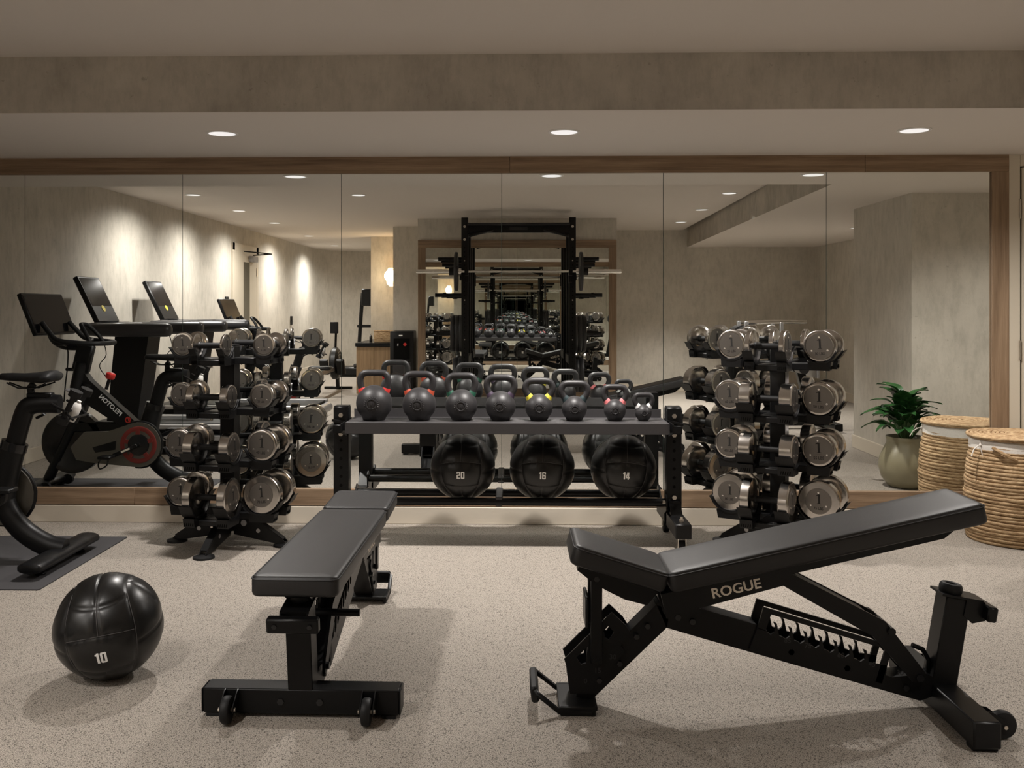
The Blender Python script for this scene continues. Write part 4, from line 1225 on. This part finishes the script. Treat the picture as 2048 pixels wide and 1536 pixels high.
    part('screen_glass', MB().box(c + nrm * 0.0155, (0.002, 0.53, 0.268), rot), 'screen', scn)
    part('cable', MB().tube(spline([(X(-3.08), 0.02, 0.98), (X(-2.99), 0.09, 0.97), (X(-2.985), 0.09, 0.86), (X(-3.01), 0.07, 0.72), (X(-3.03), 0.05, 0.60)]), 0.005, 6), 'black_gloss', t)
    # lettering along the down tube on the drive side
    p0, p1 = Vector((X(-2.80), 0, 0.645)), Vector((X(-2.64), 0, 0.505))
    dr = (p1 - p0).normalized()
    up = Vector((dr.z, 0, -dr.x))
    rd = -dr                                    # reads towards -x seen from +y
    c = (p0 + p1) / 2 + Vector((0, 0.0368, 0))
    text_part('lettering', 'peloton', 0.043, 'white_ink', t, frame(c, rd, -up if (rd.cross(-up)).y > 0 else up))
    part('emblem', MB().torus((X(-2.60), 0.0372, 0.478), 0.017, 0.004, 20, 6, Matrix.Rotation(R(90), 4, 'X')).bar((X(-2.60), 0.0372, 0.495), (X(-2.588), 0.0372, 0.458), 0.003, 0.009), 'red_ink', t)
    return t
make_bike('black stationary bike at the left edge, on a grey mat', (-2.7, 4.55, 0.006))
make_bike('black stationary bike seen only in the mirror, beyond the treadmills', (-2.7, 0.42, 0))
mtb = MB().loft([[(x, y, z) for x, y, _ in rrect(1.62, 0.96, 0.012, 0, 0)] for z in (0.0005, 0.0055)])
tag(part('bike_mat', mtb, 'mat', loc=(-3.71, 4.60, 0)), 'grey rubber mat under the stationary bike', 'mat')

# ------------------------------------------------------------------ treadmills
def make_treadmill(label, loc):
    t = thing('treadmill', label, 'treadmill', loc, 0, 'treadmills along the left wall')
    X = lambda x: x + 2.9
    part('deck', MB().box((X(-2.82), 0, 0.15), (1.68, 0.62, 0.20), bev=0.03), 'black_plastic', t)
    part('belt', MB().box((X(-2.72), 0, 0.256), (1.45, 0.50, 0.012)), 'rubber', t)
    for s in (-1, 1):
        part('side_rail', MB().box((X(-2.80), s * 0.345, 0.245), (1.62, 0.10, 0.035), bev=0.008), 'silver', t)
        part('side_skirt', MB().box((X(-2.80), s * 0.36, 0.155), (1.62, 0.05, 0.045), bev=0.006), 'silver', t)
        part('foot', MB().box((X(-2.1), s * 0.28, 0.025), (0.08, 0.08, 0.05)), 'rubber', t)
        part('foot', MB().box((X(-3.5), s * 0.28, 0.025), (0.08, 0.08, 0.05)), 'rubber', t)
        loops = []
        for x, w, h in ((-3.60, 0.02, 0.012), (-3.585, 0.04, 0.03), (-3.54, 0.055, 0.046), (-3.47, 0.058, 0.054), (-3.2, 0.058, 0.057), (-2.88, 0.056, 0.056), (-2.85, 0.048, 0.048), (-2.84, 0.03, 0.03)):
            loops.append([(X(x), s * 0.40 + w * math.cos(R(a)), 1.05 + h * math.sin(R(a))) for a in range(0, 360, 24)])
        part('handrail', MB().loft(loops), 'tread_grey', t, 60)
    part('upright', MB().prism([(X(-3.50), 0.20), (X(-3.24), 0.20), (X(-3.13), 1.03), (X(-3.42), 1.03)], -0.14, 0.14), 'black_plastic', t)
    part('console_bridge', MB().box((X(-3.28), 0, 1.03), (0.22, 0.74, 0.05), bev=0.01), 'black_plastic', t)
    part('console', MB().box((X(-3.50), 0, 1.06), (0.26, 0.74, 0.09), bev=0.02), 'tread_grey', t)
    for s in (-1, 1):
        part('cup_holder', MB().cyl((X(-3.52), s * 0.27, 1.10), (X(-3.52), s * 0.27, 1.109), 0.05, seg=20), 'silver', t)
    d = Vector((0.19, 0, -0.385)).normalized()
    nrm = Vector((-d.z, 0, d.x))
    rot = Matrix((nrm, Vector((0, 1, 0)), nrm.cross(Vector((0, 1, 0))))).transposed()
    c = Vector((X(-3.645), 0, 1.30))
    s = part('screen', MB().box(c, (0.045, 0.42, 0.44), rot, 0.008), 'black_plastic', t)
    part('screen_glass', MB().box(c + nrm * 0.023 + Vector((-0.03, 0, 0.06)), (0.002, 0.385, 0.27), rot), 'screen', s)
    part('sticker', MB().lathe([(0.0, 0), (0.030, 0), (0.030, 0.002), (0, 0.002)], 20, Matrix.Translation(c + nrm * 0.0235 - d * -0.09) @ Matrix((Vector((0, 1, 0)), nrm.cross(Vector((0, 1, 0))), nrm)).transposed().to_4x4(), cap=False), 'yellow', s)
    part('power_cord', MB().tube(spline([(X(-3.40), 0.44, 0.98), (X(-3.36), 0.46, 0.85), (X(-3.42), 0.45, 0.75), (X(-3.33), 0.44, 0.62)]), 0.004, 6), 'black_gloss', t)
    part('rear_roller', MB().cyl((X(-1.97), -0.27, 0.19), (X(-1.97), 0.27, 0.19), 0.05, seg=16), 'silver', t)
    return t
make_treadmill('charcoal treadmill seen in the mirror, nearer the mirror of the two', (-2.9, 2.72, 0))
make_treadmill('charcoal treadmill seen in the mirror, farther from the mirror of the two', (-2.9, 1.22, 0))

# ------------------------------------------------------------------ power rack, barbell, plates
def make_power_rack():
    t = thing('power_rack', 'black power rack with pull-up bar in front of the small framed mirror', 'power rack', (0.04, 0, 0))
    H, yf, yr = 2.275, -0.13, -0.82
    for s in (-1, 1):
        for y in (yf, yr):
            u = part('upright', MB().box((s * 0.625, y, H / 2), (0.076, 0.076, H), bev=0.003), 'black_steel', t)
            if y == yf:
                for k in range(34):
                    z = 0.25 + k * 0.0508
                    part('peg_hole', MB().cyl((s * 0.625, y + 0.038, z), (s * 0.625, y + 0.0388, z), 0.008, seg=8), 'zinc' if k % 9 == 3 else 'slot', u)
                for z in (2.02, 2.17):
                    part('bolt', MB().cyl((s * 0.625, y + 0.038, z), (s * 0.625, y + 0.05, z), 0.016, seg=6), 'zinc', u)
        for z in (0.05, 2.2):
            part('side_beam', MB().box((s * 0.625, (yf + yr) / 2, z), (0.07, yf - yr - 0.076, 0.07), bev=0.003), 'black_steel', t)
        part('safety_strap', MB().box((s * 0.61, (yf + yr) / 2, 0.62), (0.06, yf - yr, 0.10), bev=0.004), 'black_plastic', t)
        part('j_cup', MB().box((s * 0.60, yf + 0.05, 1.60), (0.05, 0.03, 0.16), bev=0.004).box((s * 0.60, yf + 0.085, 1.615), (0.045, 0.06, 0.025), bev=0.004).box((s * 0.60, yf + 0.118, 1.645), (0.045, 0.012, 0.06), bev=0.004), 'black_steel', t)
        for z, yy, L in ((1.83, yr, 0.33), (1.755, yr, 0.28), (1.375, yf, 0.31), (0.91, yr, 0.36), (0.40, yr, 0.36)):
            part('plate_peg', MB().cyl((s * 0.66, yy, z), (s * (0.66 + L), yy, z), 0.024, seg=14), 'black_steel', t)
        part('band_peg', MB().lathe([(0.0, 0), (0.035, 0), (0.035, 0.02), (0.02, 0.03), (0.02, 0.06), (0, 0.06)], 16, Matrix.Translation((s * 0.86, yf, 1.345)), cap=False), 'black_plastic', t)
    part('pull_up_beam', MB().box((0, yf, 2.15), (1.174, 0.06, 0.10), bev=0.003), 'black_steel', t)
    part('name_plate', MB().box((0, yf + 0.032, 2.15), (0.21, 0.004, 0.035)), 'dark_ink', t)
    part('pull_up_bar', MB().cyl((-0.59, yf + 0.12, 2.19), (0.59, yf + 0.12, 2.19), 0.016), 'black_gloss', t)
    for s in (-1, 1):
        part('angled_grip', MB().tube([(s * 0.30, yf + 0.05, 2.13), (s * 0.40, yf + 0.14, 2.10), (s * 0.57, yf + 0.16, 2.05)], 0.017, 10), 'black_steel', t)
        part('arm_gusset', MB().prism([(s * 0.587, 2.10), (s * 0.587, 2.05), (s * 0.36, 2.10)], yf - 0.02, yf + 0.02), 'black_steel', t)
    part('rear_beam', MB().box((0, yr, 2.2), (1.174, 0.06, 0.07), bev=0.003), 'black_steel', t)
    part('rear_base', MB().box((0, yr, 0.05), (1.174, 0.06, 0.07), bev=0.003), 'black_steel', t)
make_power_rack()
bt = thing('barbell', 'long steel barbell racked across the power rack', 'barbell', (0.04, -0.045, 1.648))
part('shaft', MB().cyl((-0.66, 0, 0), (0.66, 0, 0), 0.0145, seg=14), 'chrome', bt)
for s in (-1, 1):
    part('sleeve', MB().cyl((s * 0.66, 0, 0), (s * 1.18, 0, 0), 0.025, seg=18), 'chrome', bt)
    part('collar', MB().cyl((s * 0.665, 0, 0), (s * 0.695, 0, 0), 0.038, seg=18), 'chrome', bt)
    part('clamp', MB().cyl((s * 0.745, 0, 0), (s * 0.80, 0, 0), 0.045, seg=12), 'black_plastic', bt)
_pl = {}
def weight_plate(x, y, z, rad, th, label):
    k = (rad, th)
    if k not in _pl:
        h = th / 2
        _pl[k] = MB().lathe([(0.026, -h), (0.06, -h), (0.065, -h * 0.6), (rad * 0.82, -h * 0.6), (rad * 0.86, -h), (rad - 0.006, -h), (rad, -h * 0.6), (rad, h * 0.6), (rad - 0.006, h), (rad * 0.86, h), (rad * 0.82, h * 0.6), (0.065, h * 0.6), (0.06, h), (0.026, h), (0.026, -h)], 48,
                           Matrix.Rotation(R(90), 4, 'Y'), cap=False).mesh('weight_plate', M['plate_iron'])
    o = link('weight_plate', _pl[k], None, (x, y, z))
    tag(o, label, 'weight plate', 'weight plates on the power rack')
for s, side in ((-1, 'left'), (1, 'right')):
    weight_plate(0.04 + s * 0.718, -0.045, 1.648, 0.225, 0.034, 'round black plate loaded on the %s end of the barbell' % side)
    for k in range(3):
        weight_plate(0.04 + s * (0.70 + 0.052 * k), -0.82, 0.91, 0.225, 0.048, 'black bumper plate, %s on the upper %s storage peg of the power rack' % (('innermost', 'middle', 'outermost')[k], side))
    for k in range(2):
        weight_plate(0.04 + s * (0.71 + 0.062 * k), -0.82, 0.40, 0.215, 0.058, 'black bumper plate, %s on the lower %s storage peg of the power rack' % (('inner', 'outer')[k], side))

# ------------------------------------------------------------------ back of the room, seen in the mirror
t = thing('storage_cabinet', 'oak cabinet with black top beside the water dispenser', 'cabinet', (-1.975, -3.25, 0))
part('body', MB().box((0, 0, 0.35), (0.50, 1.78, 0.66), bev=0.003), 'cab_oak', t)
part('plinth', MB().box((0, 0, 0.011), (0.46, 1.7, 0.022)), 'slot', t)
for x in (-0.1245, 0.1245):
    part('door', MB().box((x, 0.898, 0.35), (0.244, 0.018, 0.65), bev=0.002), 'cab_oak', t)
part('worktop', MB().box((0, 0.01, 0.708), (0.52, 1.84, 0.052), bev=0.003), 'black_gloss', t)
t = thing('woven_box', 'small woven straw box on the cabinet top', 'basket', (-1.87, -2.62, 0.735))
part('box_body', MB().box((0, 0, 0.075), (0.27, 0.2, 0.15), bev=0.012, seg=2), 'weave', t)
part('box_lid', MB().box((0, 0, 0.158), (0.275, 0.205, 0.016), bev=0.005), 'weave', t)
t = thing('dispenser_bottle', 'small dark dispenser beside the woven box', 'dispenser', (-2.06, -2.62, 0.735))
part('bottle', MB().lathe([(0, 0), (0.02, 0), (0.022, 0.01), (0.022, 0.075), (0.012, 0.09), (0.008, 0.1), (0, 0.1)], 16, cap=False), 'black_gloss', t)
part('pump', MB().tube([(0, 0, 0.09), (0, 0, 0.115), (0.02, 0, 0.115)], 0.004, 6), 'black_gloss', t)
t = thing('water_dispenser', 'black water dispenser against the plain wall block', 'water dispenser', (-1.535, -2.10, 0))
part('body', MB().box((0, 0, 0.46), (0.325, 0.33, 0.90), bev=0.015, seg=2), 'black_plastic', t)
part('recess', MB().box((0, 0.160, 0.67), (0.22, 0.02, 0.28)), 'slot', t)
part('front_panel', MB().box((0, 0.166, 0.28), (0.24, 0.008, 0.42), bev=0.003), 'tread_grey', t)
part('badge', MB().box((-0.015, 0.167, 0.85), (0.05, 0.004, 0.016)), 'white_ink', t)
part('tap', MB().tube([(-0.05, 0.165, 0.735), (-0.05, 0.19, 0.735), (-0.05, 0.19, 0.71)], 0.009, 8), 'silver', t)
part('tap', MB().cyl((0.045, 0.165, 0.73), (0.045, 0.19, 0.73), 0.022, seg=16), 'knob_red', t)
part('drip_tray', MB().box((0, 0.185, 0.515), (0.2, 0.05, 0.015)), 'black_gloss', t)
t = thing('wall_sconce', 'glowing wall sconce above the cabinet', 'wall light', (-1.955, -4.2, 1.70))
part('wall_plate', MB().cyl((0, 0, 0), (0, 0.02, 0), 0.05, seg=20), 'zinc', t)
part('shade', MB().lathe([(0.03, -0.14), (0.075, -0.10), (0.085, 0.0), (0.075, 0.10), (0.05, 0.15)], 24, Matrix.Translation((0, 0.12, 0)), cap=False), 'sconce', t)
part('arm', MB().tube([(0, 0.01, 0), (0, 0.12, 0)], 0.010, 8), 'zinc', t)
ld = bpy.data.lights.new('sconce_glow', 'POINT')
ld.energy = 5
ld.color = (1.0, 0.74, 0.45)
ld.shadow_soft_size = 0.09
link('sconce_glow', ld, t, (0, 0.28, 0.02))

t = thing('stair_climber', 'dark cardio machine with raised console at the far end', 'cardio machine', (-2.78, -6.0, 0))
part('post', MB().tube([(0, 0, 0.1), (0.0, 0, 0.6), (0.03, 0, 1.1), (0.06, 0, 1.48)], 0.035, 10), 'black_steel', t)
part('console', MB().box((0.14, 0, 1.40), (0.16, 0.30, 0.30), bev=0.015), 'black_plastic', t)
part('handle_bar', MB().box((0.13, 0, 0.89), (0.34, 0.05, 0.05), bev=0.01), 'black_steel', t)
part('base', MB().box((-0.05, 0, 0.09), (0.7, 0.5, 0.16), bev=0.03), 'black_plastic', t)
part('step', MB().box((0.08, 0, 0.20), (0.3, 0.45, 0.05), bev=0.01), 'tread_grey', t)

t = thing('rowing_machine', 'black rowing machine with round fan cage near the far wall', 'rowing machine', (-2.66, -3.1, 0))
toY = Matrix.Rotation(R(90), 4, 'X')
fan = part('fan_cage', MB().lathe([(0.0, -0.06), (0.2, -0.06), (0.235, -0.03), (0.235, 0.03), (0.2, 0.06), (0.0, 0.06)], 40, Matrix.Translation((0, 0, 0.40)) @ Matrix.Rotation(R(90), 4, 'Y'), cap=False), 'black_plastic', t)
for k in range(4):
    part('cage_ring', MB().torus((0.062, 0, 0.40), 0.05 + 0.045 * k, 0.005, 32, 6, Matrix.Rotation(R(90), 4, 'Y')), 'black_gloss', fan)
part('front_leg', MB().bar((0, -0.22, 0.0), (0, -0.10, 0.40), 0.07, 0.05, 0.005, up=(1, 0, 0)).box((0, -0.24, 0.02), (0.42, 0.06, 0.04), bev=0.008), 'black_steel', t)
part('rail', MB().box((0, 0.85, 0.33), (0.06, 1.7, 0.06), bev=0.006), 'silver', t)
part('rear_leg', MB().bar((0, 1.62, 0.01), (0, 1.62, 0.30), 0.05, 0.05, 0.005, up=(1, 0, 0)).box((0, 1.62, 0.02), (0.36, 0.06, 0.04), bev=0.008), 'black_steel', t)
part('seat', MB().box((0, 1.1, 0.40), (0.30, 0.24, 0.05), bev=0.02), 'rubber', t)
part('monitor_arm', MB().tube([(0, 0, 0.62), (0, -0.04, 0.85), (0, 0.06, 0.92)], 0.018, 8), 'black_steel', t)
part('monitor', MB().box((0, 0.09, 0.93), (0.12, 0.03, 0.17), bev=0.008), 'black_plastic', t)
part('foot_rest', MB().box((0.12, 0.22, 0.36), (0.12, 0.06, 0.26), Matrix.Rotation(R(-35), 3, 'X'), 0.01).box((-0.12, 0.22, 0.36), (0.12, 0.06, 0.26), Matrix.Rotation(R(-35), 3, 'X'), 0.01), 'black_plastic', t)

t = thing('back_extension_bench', 'black back extension bench with chrome grips behind the right tower', 'exercise bench', (2.62, 1.15, 0))
part('base_beam', MB().box((0, 0, 0.075), (1.25, 0.08, 0.08), bev=0.004), 'black_steel', t)
for x in (-0.55, 0.55):
    part('cross_foot', MB().box((x, 0, 0.055), (0.08, 0.75, 0.07), bev=0.004), 'black_steel', t)
part('column', MB().bar((-0.40, 0, 0.10), (-0.25, 0, 0.95), 0.08, 0.08, 0.004, up=(0, 1, 0)), 'black_steel', t)
part('column', MB().bar((0.40, 0, 0.10), (0.25, 0, 0.72), 0.08, 0.08, 0.004, up=(0, 1, 0)), 'black_steel', t)
part('slide_beam', MB().box((0.02, 0, 0.66), (0.72, 0.075, 0.075), bev=0.004), 'black_steel', t)
for s in (-1, 1):
    part('hip_pad', MB().cyl((-0.28, s * 0.06, 0.94), (-0.28, s * 0.28, 0.94), 0.11, seg=24), 'vinyl', t)
    part('ankle_roller', MB().cyl((0.26, s * 0.03, 0.80), (0.26, s * 0.22, 0.80), 0.05, seg=20), 'vinyl', t)
    part('ankle_roller', MB().cyl((0.26, s * 0.03, 0.62), (0.26, s * 0.22, 0.62), 0.05, seg=20), 'vinyl', t)
    part('grip', MB().tube([(-0.30, s * 0.16, 1.08), (0.0, s * 0.16, 1.09), (0.30, s * 0.16, 1.09)], 0.017, 10), 'chrome', t)
    part('grip_post', MB().box((-0.30, s * 0.16, 1.02), (0.04, 0.04, 0.15), bev=0.004).box((0.05, s * 0.16, 0.9), (0.035, 0.035, 0.38), bev=0.004), 'silver', t)
part('foot_board', MB().box((0.40, 0, 0.70), (0.02, 0.46, 0.34), bev=0.004), 'silver', t)

# wall controls on the left wall
for nm, y, z, lab in (('thermostat', -1.72, 1.30, 'small black control panel beside the cream door'), ('wall_phone', -5.4, 1.0, 'small black wall unit past the cream door')):
    t = thing(nm, lab, 'control panel', (XL, y, z))
    part('housing', MB().box((0.012, 0, 0), (0.024, 0.10, 0.15), bev=0.004), 'black_plastic', t)
    part('display', MB().box((0.025, 0, 0.02), (0.003, 0.07, 0.06)), 'screen', t)
